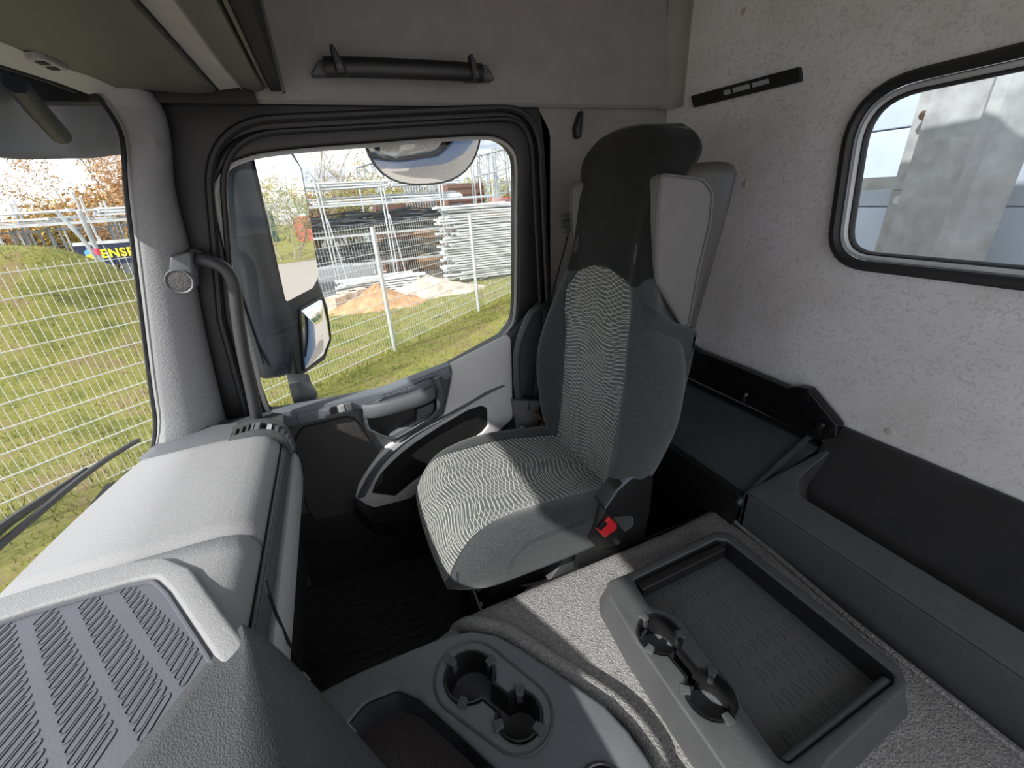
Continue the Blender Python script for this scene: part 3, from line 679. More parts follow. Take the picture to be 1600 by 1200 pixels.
def slot(c, d, ln, wd):
    d = V((d[0], d[1])).normalized(); n = V((-d.y, d.x)); pts = []
    for s, a0 in ((1, -pi/2), (-1, pi/2)):
        for q in range(6):
            a = a0+pi*q/5; pts.append(V(c)+d*(s*(ln/2-wd/2))+(d*cos(a)+n*sin(a))*(wd/2))
    b.tube([(p.x, p.y, ZM-.0005) for p in pts], .0013, 4, True)
bands = [((-.437, .706), (-.298, .502), 17, .020, .045), ((-.488, .705), (-.325, .452), 20, .030, .052), ((-.540, .702), (-.375, .43), 20, .034, .055), ((-.592, .70), (-.43, .41), 20, .036, .058), ((-.64, .69), (-.49, .40), 18, .036, .06)]
for p, q, n, l0, l1 in bands:
    for i in range(n):
        t = i/(n-1); c = (p[0]+(q[0]-p[0])*t, p[1]+(q[1]-p[1])*t); slot(c, (.30, .95), l0+(l1-l0)*t, .0092)
b.build('inlay_ribs', 'matgrey', inl, ang=80)
# grained dark cowl in the middle of the dashboard
L_ = [UZ(372, 982, .893), UZ(352, 1005, .893), UZ(318, 1042, .895), UZ(270, 1100, .90), UZ(225, 1155, .905), UZ(170, 1225, .91)]
Rg = [UZ(378, 976, .895), UZ(386, 1010, .90), UZ(391, 1050, .905), UZ(396, 1100, .912), UZ(400, 1150, .918), UZ(404, 1230, .925)]
Lo = [UZ(384, 978, .885), UZ(428, 1012, .82), UZ(468, 1050, .77), UZ(515, 1100, .73), UZ(560, 1150, .71), UZ(640, 1240, .69)]
rows = []
for a, r_, l_ in zip(cat(L_, 4, False), cat(Rg, 4, False), cat(Lo, 4, False)):
    row = []
    bulge = (r_-l_).length*.10
    for q in range(6): row.append(a.lerp(r_, q/6))
    k = (l_-r_)
    for q in range(11):
        t = q/10; p = r_.lerp(l_, t); row.append(p+V((1, 0, .9))*bulge*sin(pi*t))
    # soften the ridge
    row[5] = (row[4]+row[6])/2*.5+row[5]*.5; row.append(l_+V((-.03, 0, -.012))); row.append(l_+V((-.08, 0, -.02)))
    rows.append(row)
# extend beyond the picture towards the driver
last = rows[-1]; 
for d in (.15, .35, .60): rows.append([V(p)+V((.05*d, -d, 0)) for p in last])
rows.append([V((p.x-.02, p.y-.02, p.z-.12)) for p in rows[-1]]); rows.append([V((p.x-.03, p.y, p.z-.25)) for p in rows[-1]])
rows = [[r[0]+V((-.03, 0, -.22))]+r+[r[-1]+V((-.06, 0, -.25))] for r in rows]
b = MB(); b.grid(rows); o = b.build('cowl', 'leather', da, ang=80)
b = MB(); b.tube([p+V((-.008, 0, -.006)) for p in cat(Lo, 4, False)[2:]], .004, 6); b.build('cowl_edge', 'void', da)
for px, py in ((478, 1058), (548, 1138)):
    c = UZ(px, py, .75); d = (UZ(px+14, py+16, .74)-c).normalized(); b = MB(); b.tube([c-d*.009, c+d*.009], .003, 6); b.build('clip', 'silver', da)
b = MB(); b.box((-.40, .05, .5), (.26, .70, .5)); b.box((-.46, -.30, .60), (.42, 1.0, .50)); b.build('centre_body', 'void', da, smooth=False)

# ================================================================== FOOTWELL
zf = .06
fm = empty('floor_mat', (0, 1.1, zf), 'black ribbed rubber mat in the passenger footwell', 'floor mat')
fo = LZ([(470, 1130), (440, 900), (520, 850), (610, 845), (668, 838, .03), (705, 900), (738, 958), (770, 1040)], zf+.015)
b = MB(); b.prism([rnd([(-.47, .80), (-.47, 1.40), (.10, 1.40), (.19, 1.33, .03), (.19, .80)], .03)], FZ(zf+.014), .012, .004); ms = b.build('mat_sheet', 'matblack', fm)
b = MB()
for r in range(15):
    for c in range(3):
        x = -.36+c*.17+(r % 2)*.05; y = .84+r*.036
        if y > 1.36: continue
        pts = [(x-.075, y+.014), (x-.060, y+.002), (x-.045, y), (x+.045, y), (x+.062, y+.010), (x+.078, y+.024)]
        pts = [p for p in pts if p[0] < .165]
        b.tube([(p[0], p[1], zf+.015) for p in pts], .0024, 4)
b.build('mat_ribs', 'rubber', ms)
b = MB(); b.tube([(.175, .80, zf+.02), (.175, 1.35, zf+.02)], .006, 6); b.build('mat_edge', 'rubber', ms)
b = MB(); b.box((.245, 1.0, zf+.02), (.10, .7, .07)); tag(b.build('sill_step', 'dark', smooth=False), 'dark grey raised floor strip between footwell mat and seat base', 'floor strip')

# ================================================================== ENGINE TUNNEL
ZT = .45
tn = empty('engine_tunnel', (.5, 0, 0), 'engine tunnel covered in grained grey flooring between the two seats', 'engine tunnel')
def tz(x): return ZT
rows = []
xs = [-.02+.0525*i for i in range(20)]+[.992]
for x in xs:
    y1 = .762+.012*sstep(.8, 1, x)-.04*(1-sstep(-.02, .16, x))
    r = [(x, y1, .02), (x, y1, ZT-.05), (x, y1-.004, ZT-.02), (x, y1-.016, ZT-.005), (x, y1-.035, ZT)]
    for i in range(12): r.append((x, y1-.035-(i+1)*.13, ZT))
    rows.append(r)
b = MB(); b.grid(rows); b.build('tunnel_cover', 'tunnel', tn)
b = MB(); b.tube([(.30, .768, ZT-.035), (.6, .772, ZT-.035), (.99, .780, ZT-.035)], .006, 6); b.build('cover_edge', 'rubber', tn)
b = MB(); b.tube([UZ(1118, 793, ZT+.003), UZ(1140, 808, ZT+.006), UZ(1175, 836, ZT+.004), V((.975, .3, ZT+.004)), V((.975, -.6, ZT+.004))], .008, 8); b.build('rear_lip', 'tunnel', tn)

# ================================================================== FRONT CONSOLE WITH CUP HOLDERS
ZC = .53
fc = empty('front_console', (.1, .45, ZT-.02), 'slate grey low console in front with a round double cup holder and storage recess', 'console')
def fig8(c1, r1, c2, r2, h, n=14):
    c1, c2 = V(c1), V(c2); d = (c2-c1).normalized(); a0 = atan2(d.y, d.x)
    a1 = math.asin(h/r1); a2 = math.asin(h/r2); o = []
    for i in range(n*2+1):
        a = a0+a1+(2*pi-2*a1)*i/(2*n); o.append((c1.x+r1*cos(a), c1.y+r1*sin(a)))
    for i in range(n*2+1):
        a = a0+pi+a2+(2*pi-2*a2)*i/(2*n); o.append((c2.x+r2*cos(a), c2.y+r2*sin(a)))
    return o
def stadium(c1, r1, c2, r2, n=16):
    c1, c2 = V(c1), V(c2); d = (c2-c1); L0 = d.length; a0 = atan2(d.y, d.x); k = math.acos((r1-r2)/L0); o = []
    for i in range(n+1):
        a = a0+k+(2*pi-2*k)*i/n; o.append((c1.x+r1*cos(a), c1.y+r1*sin(a)))
    for i in range(n+1):
        a = a0-k+(2*k)*i/n; o.append((c2.x+r2*cos(a), c2.y+r2*sin(a)))
    return o
co = LZ([(455, 1102), (560, 1048), (640, 1014), (692, 993, .03), (735, 984, .04), (775, 990, .04), (812, 1010, .03), (880, 1056), (945, 1100, .04), (982, 1140, .03), (1012, 1182), (1030, 1215)], ZC)
co += [(co[-1][0]+.01, .12), (co[-1][0], -.15, .03), (-.25, -.15), (-.26, .4)]
c1 = LZ([(734, 1056)], ZC)[0]; c2 = LZ([(811, 1117)], ZC)[0]
c3 = LZ([(944, 1240)], ZC)[0]
r1, r2 = .0515, .0430
hole8 = fig8(c1, r1, c2, r2, .017)
rc = rnd(LZ([(545, 1128), (570, 1098, .03), (620, 1077, .03), (655, 1092, .03), (720, 1150), (800, 1225), (800, 1300), (560, 1300), (535, 1160)], ZC), .02, 5)
b = MB(); b.prism([rnd(co, .02, 6), hole8, rc, circ(c3, .036, 28)], FZ(ZC), .09, .010, back=False); b.build('console_body', 'grey', fc)
ring = stadium(c1, r1+.022, c2, r2+.022)
b = MB(); b.tube([(x, y, ZC+.0005) for x, y in ring], .0028, 6, True); b.build('holder_outline', 'dark', fc)
def cups(par, z, cl, hole, depth, m='black', rings=True, n1=((0,), ())):
    b = MB(); rows = []
    hl = fixwind(hole, True); nr = loopnormals(hl)
    for ins, dz in ((-.002, .0015), (.002, .0005), (.003, -.006), (.005, -depth*.5), (.008, -depth)):
        rows.append([(p[0]+q[0]*ins, p[1]+q[1]*ins, z+dz) for p, q in zip(hl, nr)])
    b.grid(rows, closed_u=True); b.build('cup_wall', m, par)
    b = MB(); b.prism([hl], FZ(z-depth+.001), .006, 0)
    for c, r in cl: 
        for rr_ in (.25, .5, .72, .88): b.tube([(p[0], p[1], z-depth+.001) for p in circ(c, (r-.008)*rr_, 28)], .0014, 4, True)
    b.build('cup_bottom', 'grey', par)
def tabs(par, z, specs, m='dark'):
    for c, r, a in specs:
        d = V((cos(a), sin(a))); n = V((-d.y, d.x)); c = V(c)
        pts = [c+d*(r+.010)+n*.011, c+d*(r+.010)-n*.011, c+d*(r-.010)-n*.007, c+d*(r-.010)+n*.007]
        b = MB(); b.prism([rnd([tuple(p) for p in pts], .002, 2)], FZ(z+.004), .006, .0015)
        p0 = c+d*(r-.006); rot = Matrix.Rotation(a, 3, 'Z'); b.box((p0.x, p0.y, z-.014), (.004, .011, .030), rot)
        b.build('grip_tab', m, par)
ch = MB(); cu = tag(bpy.data.objects.new('cup_holder', None)); COL.objects.link(cu); cu.parent = fc; cu.location = (0, 0, 0); cu.matrix_parent_inverse = Matrix.Translation(-fc.location)
def sub(par, o): return o
cups(fc, ZC, [(c1, r1), (c2, r2)], hole8, .062)
bpy.data.objects.remove(cu)
def ang_to(c, px, py, z): q = LZ([(px, py)], z)[0]; return atan2(q[1]-c[1], q[0]-c[0])
tabs(fc, ZC, [(c1, r1, ang_to(c1, 697, 1028, ZC)), (c1, r1, ang_to(c1, 771, 1030, ZC)), (c1, r1, ang_to(c1, 722, 1101, ZC)),
              (c2, r2, ang_to(c2, 812, 1068, ZC)), (c2, r2, ang_to(c2, 771, 1137, ZC)), (c2, r2, ang_to(c2, 845, 1140, ZC))])
b = MB(); b.lathe((c3[0], c3[1], ZC), [(.042, 0), (.042, .003), (.036, .003), (.035, -.004), (.033, -.05), (0, -.052)], 32); b.build('round_socket', 'black', fc)
b = MB(); b.tube([(p[0], p[1], ZC+.003) for p in circ(c3, .039, 36)], .0022, 6, True); b.build('socket_ring', 'silver', fc)
b = MB(); b.prism([rc], FZ(ZC-.074), .005, 0)
b.build('recess_floor', 'matblack', fc)
b = MB(); k = LZ([(640, 1150), (770, 1290)], ZC-.085)
for i in range(16):
    x = -.17+i*.019; b.tube([(x, .53, ZC-.074), (x+.012, .47, ZC-.073), (x+.010, .2, ZC-.073)], .0022, 4)
b.build('recess_ribs', 'matblack', fc)
b = MB(); hl = fixwind(rc, True); b.grid([[(p[0], p[1], ZC-.004) for p in hl], [(p[0], p[1], ZC-.076) for p in hl]], closed_u=True); b.build('recess_wall', 'void', fc)
# thick grained lip of the flooring where it meets the console
lp = [UZ(712, 985, .41), UZ(728, 976, .46), UZ(752, 976, .475), UZ(790, 985, .475), UZ(830, 1012, .475), UZ(890, 1052, .475), UZ(955, 1094, .475), UZ(994, 1132, .475), UZ(1024, 1178, .475), UZ(1045, 1230, .475)]
lp += [lp[-1]+V((.01, -.2, 0))]
b = MB(); b.tube(cat(lp, 5, False), .017, 12, rb=.020, up=(0, 0, 1)); b.build('lip', 'tunnel', tn)

# ================================================================== TRAY WITH CUP HOLDERS ON THE TUNNEL
ZR = .52
ty = empty('storage_tray', (.7, .4, ZT), 'black deep storage tray with rubber floor and two cup holders on the tunnel', 'tray')
to = [(985, 893, .02), (1120, 828, .02), (1142, 832, .02), (1408, 1040, .02), (1420, 1072, .02), (1300, 1185), (1250, 1260, .03), (1190, 1290, .03), (1130, 1200), (1085, 1135), (1050, 1085), (992, 1000), (950, 930, .02), (948, 908, .02)]
ti = [(990, 905, .012), (1120, 842, .008), (1136, 844, .01), (1398, 1052, .012), (1396, 1066, .012), (1232, 1193, .012), (1214, 1180, .02), (1162, 1106), (1150, 1075, .03), (1088, 1000, .03), (1066, 968), (1036, 950, .03), (1014, 946, .02)]
tol, til = rnd(LZ(to, ZR), .02, 5), rnd(LZ(ti, ZR), .012, 5)
d1, d2 = LZ([(1030, 990)], ZR)[0], LZ([(1109, 1084)], ZR)[0]
s1, s2 = .047, .047
h8 = fig8(d1, s1, d2, s2, .016)
def trayframe(a, c, w_):
    # sides flare a little towards the foot
    return V((a, c, ZR-w_))
b = MB(); b.prism([tol, til, h8], FZ(ZR), .020, .006, back=False); b.build('tray_rim', 'dark', ty)
ol_ = fixwind(tol, True); nr = loopnormals(ol_)
b = MB(); b.grid([[(p[0]-q[0]*g_, p[1]-q[1]*g_, z) for p, q in zip(ol_, nr)] for g_, z in ((0, ZR-.008), (.004, ZR-.03), (.014, ZT+.012), (.018, ZT+.001))], closed_u=True); b.build('tray_skirt', 'dark', ty)
b = MB(); hl = fixwind(til, True); nr = loopnormals(hl)
b.grid([[(p[0]+q[0]*g_, p[1]+q[1]*g_, z) for p, q in zip(hl, nr)] for g_, z in ((0, ZR-.004), (.003, ZR-.03), (.006, ZT+.012))], closed_u=True); b.build('tray_wall', 'black', ty)
b = MB(); b.prism([hl], FZ(ZT+.014), .008, 0); tf = b.build('rubber_floor', 'traymat', ty)
b = MB()
for cx in range(9):
    for j in range(12):
        y = .215+cx*.052; x = .60+j*.029+(cx % 2)*.012
        if x > .885 or (x < .64 and .25 < y < .5): continue
        b.tube([(x, y-.018, ZT+.0145), (x+.004, y-.008, ZT+.0145), (x+.004, y+.010, ZT+.0145), (x+.010, y+.018, ZT+.0145), (x+.016, y+.010, ZT+.0145), (x+.018, y-.008, ZT+.0145)], .0016, 4)
b.build('floor_ribs', 'traymat', tf)
# ledges at the far and near end
p = LZ([(992, 909), (1132, 845), (1134, 858), (1004, 922)], ZR-.012)
b = MB(); b.prism([rnd(p, .006)], FZ(ZR-.012), .03, .004); b.build('far_ledge', 'black', ty)
p = LZ([(1380, 1052), (1400, 1062), (1234, 1194), (1216, 1182)], ZR-.006)
b = MB(); b.prism([rnd(p, .008)], FZ(ZR-.008), .045, .008); b.build('near_ledge', 'dark', ty)
cups(ty, ZR, [(d1, s1), (d2, s2)], h8, .060)
tabs(ty, ZR, [(d1, s1, ang_to(d1, 1001, 958, ZR)), (d1, s1, ang_to(d1, 1065, 991, ZR)), (d1, s1, ang_to(d1, 1013, 1019, ZR)),
              (d2, s2, ang_to(d2, 1113, 1044, ZR)), (d2, s2, ang_to(d2, 1060, 1077, ZR)), (d2, s2, ang_to(d2, 1141, 1128, ZR))], 'dark')
for c in (d1, d2):
    b = MB(); b.tube([(q[0], q[1], ZR-.035) for q in circ(c, .037, 30)[8:26]], .004, 6); b.build('cup_collar', 'grey', ty)

# ================================================================== REAR SHELF
P0 = V((1.0, 0, .59)); P1 = V((1.24, 0, .74)); DS = (P1-P0).normalized(); PN = V((-DS.z, 0, DS.x))
def FS(a, s, w_): return P0+V((0, a, 0))+DS*s-PN*w_
def LS(pts):
    o = []
    for p in pts:
        q = UP(p[0], p[1], P0, PN); o.append((q.y, (q-P0).dot(DS))+tuple(p[2:]))
    return o
rs = empty('rear_shelf', (1.1, 0, .45), 'dark grey shelf box along the rear wall with a long felt lined pocket', 'shelf')
so_ = LS([(1165, 768, .006), (1210, 738), (1262, 722), (1300, 706, .01), (1312, 690)])
so_ = [(so_[0][0], 0, .004), (so_[4][0], .285), (-.85, .285), (-.85, 0)]
pk = LS([(1249, 745, .02), (1268, 728, .02)])
pe = LS([(1255, 760), (1300, 803), (1450, 905), (1600, 980)])
yp = pk[0][0]
s0 = sum(q[1] for q in pe[1:])/3
pock = rnd([(yp-.01, .27, .01), (yp, pk[0][1], .05), (yp-.03, s0, .07), (-.70, s0, .05), (-.70, .27, .02)], .05, 8)
b = MB(); b.prism([rnd(so_, .004, 3), pock], FS, .02, .003, back=False); b.build('shelf_top', 'dark', rs)
b = MB(); ff = UX(1165, 768, 1.0)
b.prism([rnd([(ff.y, .585), (ff.y, .40), (-.85, .40), (-.85, .585)], .004)], FX(1.0), .012, .003); b.build('shelf_front', 'dark', rs)
b = MB(); b.prism([[(1.0, .583), (1.245, .735), (1.245, .40), (1.0, .40)]], FY(ff.y-.012), .012, 0); b.build('shelf_end', 'dark', rs, smooth=False)
b = MB(); hl = fixwind(pock, True); nr = loopnormals(hl)
b.grid([[FS(p[0]+q[0]*g_, p[1]+q[1]*g_, w_) for p, q in zip(hl, nr)] for g_, w_ in ((0, .002), (.004, .03), (.02, .10), (.05, .13))], closed_u=True)
b.prism([hl], lambda a, s, w_: FS(a, s, w_+.125), .005, 0); b.build('pocket', 'fleece', rs)
rows = []
for i in range(30):
    y = .60-i*.05; rows.append([(1.262, y, .782), (1.25, y, .786), (1.235, y, .780), (1.222, y, .765), (1.212, y, .745), (1.20, y, .70+.01*sin(i)), (1.175, y, .66), (1.15, y, .63), (1.12, y, .58), (1.10, y, .53)])
rows.insert(0, [(p[0], .612, p[2]-.012) for p in rows[0]])
b = MB(); b.grid(rows); o = b.build('felt_lining', 'fleece', rs, ang=70); solid(o, .008)
# storage lid behind the passenger seat
b = MB(); lid = [UX(1020, 700, .985), UX(1155, 788, .985), UX(1190, 757, 1.06), UX(1240, 728, 1.13), UX(1288, 699, 1.225), UX(1180, 652, 1.225), UX(1076, 600, 1.225), UX(1000, 560, 1.225)]
n0 = (lid[1]-lid[0]).cross(lid[4]-lid[1]).normalized(); n0 = n0 if n0.z > 0 else -n0
ex = V((0, 1, 0)); ey = n0.cross(ex).normalized(); ey = ey if ey.x > 0 else -ey; o0 = lid[1]
lp2 = [((p-o0).dot(ex), (p-o0).dot(ey)) for p in lid]
lp2 = [(1.0-o0.y+.4, -.0, .01), (lp2[1][0]+.004, 0, .004), (lp2[4][0]+.01, lp2[4][1], .01), (1.40-o0.y, lp2[4][1], .01)]
LF = lambda a, s, w_: o0+ex*a+ey*s-n0*w_
sl = empty('storage_box', tuple(o0), 'slate grey scuffed storage box top behind the passenger seat', 'storage box')
b = MB(); b.prism([rnd(lp2, .006)], LF, .02, .006); b.build('lid_panel', mat('slate scuffed plastic', (.058, .062, .070), .4, .3, 420, var=.12, vscale=8), sl)
b = MB(); c = UP(1060, 675, o0+n0*.004, n0); b.box(c, (.05, .07, .012), Matrix.Rotation(-.4, 3, 'Y')); b.build('lid_grip', 'black', sl)
b = MB(); c = UP(1207, 667, o0, n0); b.box(c, (.012, .05, .004), Matrix.Rotation(-.4, 3, 'Y')); b.build('hinge', 'black', sl)
b = MB(); b.box((1.0, 1.06, .48), (.03, .76, .18)); b.build('lid_front', 'black', sl, smooth=False)
# black bracket rail on the rear wall
br = empty('bracket_rail', (1.22, .9, .7), 'black painted bracket rail with a bolted ear along the foot of the rear wall', 'rail')
xb = 1.215
b = MB(); b.prism([rnd(LX([(1060, 530), (1090, 549), (1160, 577), (1228, 606), (1244, 604, .01), (1262, 608, .01), (1308, 664, .01), (1306, 684, .005), (1280, 690), (1180, 640), (1070, 588), (1040, 570)], xb), .006)], FX(xb), .03, .005); b.build('rail_plate', 'blackgloss', br)
b = MB(); b.tube([UX(1085, 584, xb-.004), UX(1180, 630, xb-.004), UX(1245, 655, xb-.004), UX(1275, 672, xb-.004)], .006, 6); b.build('rail_bead', 'blackgloss', br)
for px, py in ((1165, 620), (1283, 668)):
    c = UX(px, py, xb-.004); b = MB(); b.tube([c+V((-.002, 0, .014)), c+V((-.012, 0, 0)), c+V((-.002, 0, -.016))], .010, 6); b.build('dent', 'blackgloss', br)
c = UX(1256, 622, xb); b = MB(); b.tube([c, c+V((-.008, 0, 0))], .016, 16); b.tube([c+V((-.008, 0, 0)), c+V((-.016, 0, 0))], .008, 12); b.build('bolt', 'blackgloss', br)
b = MB(); b.box((1.235, .95, .60), (.03, .75, .22)); b.build('rail_backing', 'void', br, smooth=False)

# ================================================================== PASSENGER SEAT
SY = 1.035
ps = empty('passenger_seat', (.42, SY, .10), 'dark grey passenger seat with wavy line print and grey shell sides', 'seat')
def gridsd(name, rows, m, sdf, uvf, closed_u=True, caps=True, sub_=2):
    b = MB(); b.grid(rows, closed_u=closed_u); n = len(rows[0]); k = len(rows)
    me = bpy.data.meshes.new(name); fs = list(b.f)
    if caps: fs += [tuple(range(n)), tuple((k-1)*n+i for i in range(n))]
    me.from_pydata([tuple(v) for v in b.v], [], fs); me.update(); fixn(me)
    at = me.attributes.new('sd', 'FLOAT', 'POINT')
    vals = [sdf(v.co) for v in me.vertices]; at.data.foreach_set('value', vals)
    uv = me.uv_layers.new(name='UVMap')
    for lp_ in me.loops: uv.data[lp_.index].uv = uvf(me.vertices[lp_.vertex_index].co)
    o = link(name, me, m, ps, ang=180)
    md = o.modifiers.new('smooth', 'SUBSURF'); md.levels = md.render_levels = sub_; return o
# cushion: closed cross sections (y, z) along x
def cush_sec(x):
    t = (x-.095)/(.68-.095)
    front = 1-(1-min(1, t/.13))**2.2; front = max(0, front)**.5
    hw = .262*(.80+.20*min(1, max(0, t)/.16)**.6)+.012*sin(pi*min(1, max(0, t)))
    zt = .512+.108*(1-(1-min(1, t/.20))**2.2)-.035*sstep(.45, 1, t)
    zb = .478-.015*min(1, t/.2)
    if t < .03: zb = .488
    pts = []
    nT = 20
    for i in range(nT+1):                        # top from -hw to +hw
        s = -1+2*i/nT; bol = .030*sstep(.55, .80, abs(s))*sstep(.05, .4, t); drop = .030*max(0, (abs(s)-.84)/.16)**2
        crown = .006*(1-s*s)
        pts.append((hw*s, zt+bol-drop+crown-.0))
    side = [(1.03, .7), (1.04, .45), (1.01, .2), (.94, .0)]
    zl = pts[-1][1]
    R_ = [(hw*a, zb+(zl-zb)*q) for a, q in side]
    pts += R_
    pts += [(hw*.4, zb-.002), (-hw*.4, zb-.002)]
    pts += [(-a, z) for a, z in reversed(R_)]
    return [(x+.012*(1-((p[0]/hw) if abs(p[0]) < hw else 1)**2)*0 + .0 - .022*(1-min(1, abs(p[0]/.27))**2)*(1-sstep(0, .25, t)), SY+p[0], p[1]) for p in pts]
xs = [.095, .099, .108, .122, .14, .165, .20, .25, .31, .37, .43, .49, .55, .61, .66, .68]
rows = [cush_sec(x) for x in xs]
def csd(p):
    y = p.y-SY; wdt = .188+.030*(1-sstep(.10, .30, p.x))-.012*sstep(.4, .66, p.x)
    s = abs(y)-wdt
    if p.z < .50: s = max(s, (.50-p.z))
    return s
gridsd('cushion', rows, 'seat', csd, lambda p: (p.y-SY, p.x+p.z*.9))
# backrest: closed cross sections (x, y) along z
def bx(z): return .645+.068*((z-.60)/.70)+.012*max(0, (z-1.25)/.35)**1.5   # front face of the centre
def interp(z, tab):
    for (a, va), (c, vc) in zip(tab, tab[1:]):
        if z <= c:
            t = max(0, (z-a)/(c-a)); t = t*t*(3-2*t); return va+(vc-va)*t
    return tab[-1][1]
HW = [(.55, .20), (.66, .262), (.85, .300), (1.0, .288), (1.12, .245), (1.25, .198), (1.35, .189), (1.44, .198), (1.50, .219), (1.54, .214), (1.565, .180), (1.582, .13)]
BO = [(.55, .03), (.70, .065), (.90, .085), (1.05, .065), (1.20, .028), (1.30, .012), (1.6, .0)]
TH = [(.55, .07), (.65, .12), (.9, .145), (1.2, .13), (1.44, .11), (1.53, .085), (1.582, .04)]
def back_sec(z):
    hw, bo, th = interp(z, HW), interp(z, BO), interp(z, TH); xf = bx(z); pts = []
    if z > 1.53: xf += (z-1.53)*.35
    n = 20
    for i in range(n+1):
        s = -1+2*i/n; f = -bo*sstep(.60, .86, abs(s)); rnd_ = .045*max(0, (abs(s)-.80)/.20)**2
        pts.append((xf+f+rnd_+.006*(s*s), hw*s))
    xe = pts[-1][0]; xb_ = xf+th
    kt = sstep(1.05, 1.17, z)*(1-sstep(1.44, 1.51, z))
    R_ = [(xe+(xb_-xe)*q, hw*a*(1-kt*tp_)) for q, a, tp_ in ((.2, 1.035, .10), (.5, 1.03, .22), (.8, .99, .26), (1.0, .86, .2))]
    pts += R_; pts += [(xb_+.012, hw*.4), (xb_+.012, -hw*.4)]; pts += [(x, -y) for x, y in reversed(R_)]
    return [(x, SY+y, z+.018*(1-(y/hw)**2 if abs(y) < hw else 0)*sstep(1.49, 1.58, z)) for x, y in pts]
zs = [.56, .565, .58, .62, .68, .76, .84, .92, 1.0, 1.08, 1.16, 1.24, 1.32, 1.40, 1.46, 1.50, 1.53, 1.555, 1.572, 1.580]
def bsd(p):
    y = p.y-SY; wdt = .162+.012*sstep(.6, 1.1, p.z)
    top = 1.245; r = .11
    qx, qy = abs(y)-(wdt-r), (p.z-(top-r))
    s = min(max(qx, qy), 0)+hypot(max(qx, 0), max(qy, 0))-r
    if p.x > bx(p.z)+.05: s = max(s, .2)
    return min(s, .06)
bo_ = gridsd('backrest', [back_sec(z) for z in zs], 'seat', bsd, lambda p: (p.y-SY, p.z*1.05))
# black cloth cover of the head part
HWh = lambda z: interp(z, HW)
rows = []
for z in [1.215, 1.22, 1.24, 1.30, 1.38, 1.45, 1.50, 1.53, 1.556, 1.575, 1.584]:
    r = back_sec(min(z, 1.580)); cxy = V((bx(z)+.05, SY)); g_ = .0035
    rr_ = []
    for x, y, zz in r:
        d = V((x, y))-cxy; d.normalize(); k = 0 if z < 1.218 else g_
        dip = 0
        if z < 1.45 and x < bx(zz)+.03: dip = -.0+.035*(1-sstep(.0, .16, abs(y-SY)))*(1-sstep(1.215, 1.32, z))
        rr_.append((x+d.x*k, y+d.y*k, (z if z > 1.580 else zz)+dip))
    rows.append(rr_)
b = MB(); b.grid(rows, closed_u=True); n = len(rows[0]); b.f.append(tuple((len(rows)-1)*n+i for i in range(n))); b.mi.append(0)
o = b.build('head_cover', 'blackcloth', ps, ang=180); md = o.modifiers.new('smooth', 'SUBSURF'); md.levels = md.render_levels = 2
# grey shell wings on both sides of the upper backrest
W0p, W1p = UX(1031, 330, .726), UY(1116, 330, .793)
WD = V((W1p.x-W0p.x, W1p.y-W0p.y, 0)).normalized(); WN = V((-WD.y, WD.x, 0)); WN = WN if WN.y > 0 else -WN
def wing(sgn, name):
    def fl(p): return p if sgn > 0 else V((p.x, 2*SY-p.y, p.z))
    def LW(pts):
        o = []
        for p in pts:
            q = UP(p[0], p[1], W0p, WN); o.append(((q-W0p).dot(WD), q.z)+tuple(p[2:]))
        return o
    out_ = LW([(1030, 268, .02), (1100, 277, .03), (1117, 300, .03), (1112, 350), (1095, 420), (1078, 512, .01), (1066, 514, .01), (1022, 440, .03), (1024, 340)])
    fr = lambda a, c, w_: fl(W0p+WD*a+V((0, 0, c-W0p.z))+WN*w_)
    b = MB(); b.prism([rnd(out_, .02, 5)], fr, .05, .012); o = b.build(name, 'shell', ps)
    rows = []
    for z, k in ((1.085, .0), (1.10, 0), (1.25, 0), (1.40, 0), (1.465, 0), (1.482, .006), (1.490, .016), (1.493, .03)):
        xb_ = .868+(z-1.085)/.36*.070 if z < 1.445 else .938
        xb_ -= k
        ring = [(.745+k, .864+k), (.79+k*.5, .842+k), (.842, .812+k), (xb_-.03, .803+k), (xb_-.008, .812+k), (xb_, .835+k), (xb_, .96), (.80, 1.0), (.78, .93)]
        rows.append([fl(V((x, y, z))) for x, y in ring])
    b = MB(); b.grid(rows, closed_u=True); n = len(rows[0]); b.f += [tuple(range(n)), tuple((len(rows)-1)*n+i for i in range(n))]; b.mi += [0, 0]
    b.build('back_shell', 'darkshell', ps, ang=50)
    l = fixwind(rnd(out_, .02, 5), True); nr = loopnormals(l)
    b = MB(); b.tube([fr(p[0]+q[0]*.004, p[1]+q[1]*.004, -.0005) for p, q in zip(l, nr)], .0022, 5, True); b.build('piping', 'shell', o)
wing(1, 'shell_wing'); wing(-1, 'shell_wing')
# dark side skirt of the lower backrest
b = MB(); b.prism([rnd(LY([(1018, 470, .02), (1060, 505), (1093, 516, .005), (1086, 560), (1072, 620), (1040, 690), (1008, 738, .03), (985, 745), (1000, 600)], .795), .02, 5)], FY(.792), .06, .02); b.build('back_side', 'velour', ps)
b = MB(); b.prism([rnd(LY([(1018, 470, .02), (1060, 505), (1093, 516, .005), (1086, 560), (1072, 620), (1040, 690), (1008, 738, .03), (985, 745), (1000, 600)], .795), .02, 5)], lambda a, c, w_: V((a, 2*SY-.792-w_, c)), .06, .02); b.build('back_side', 'velour', ps)
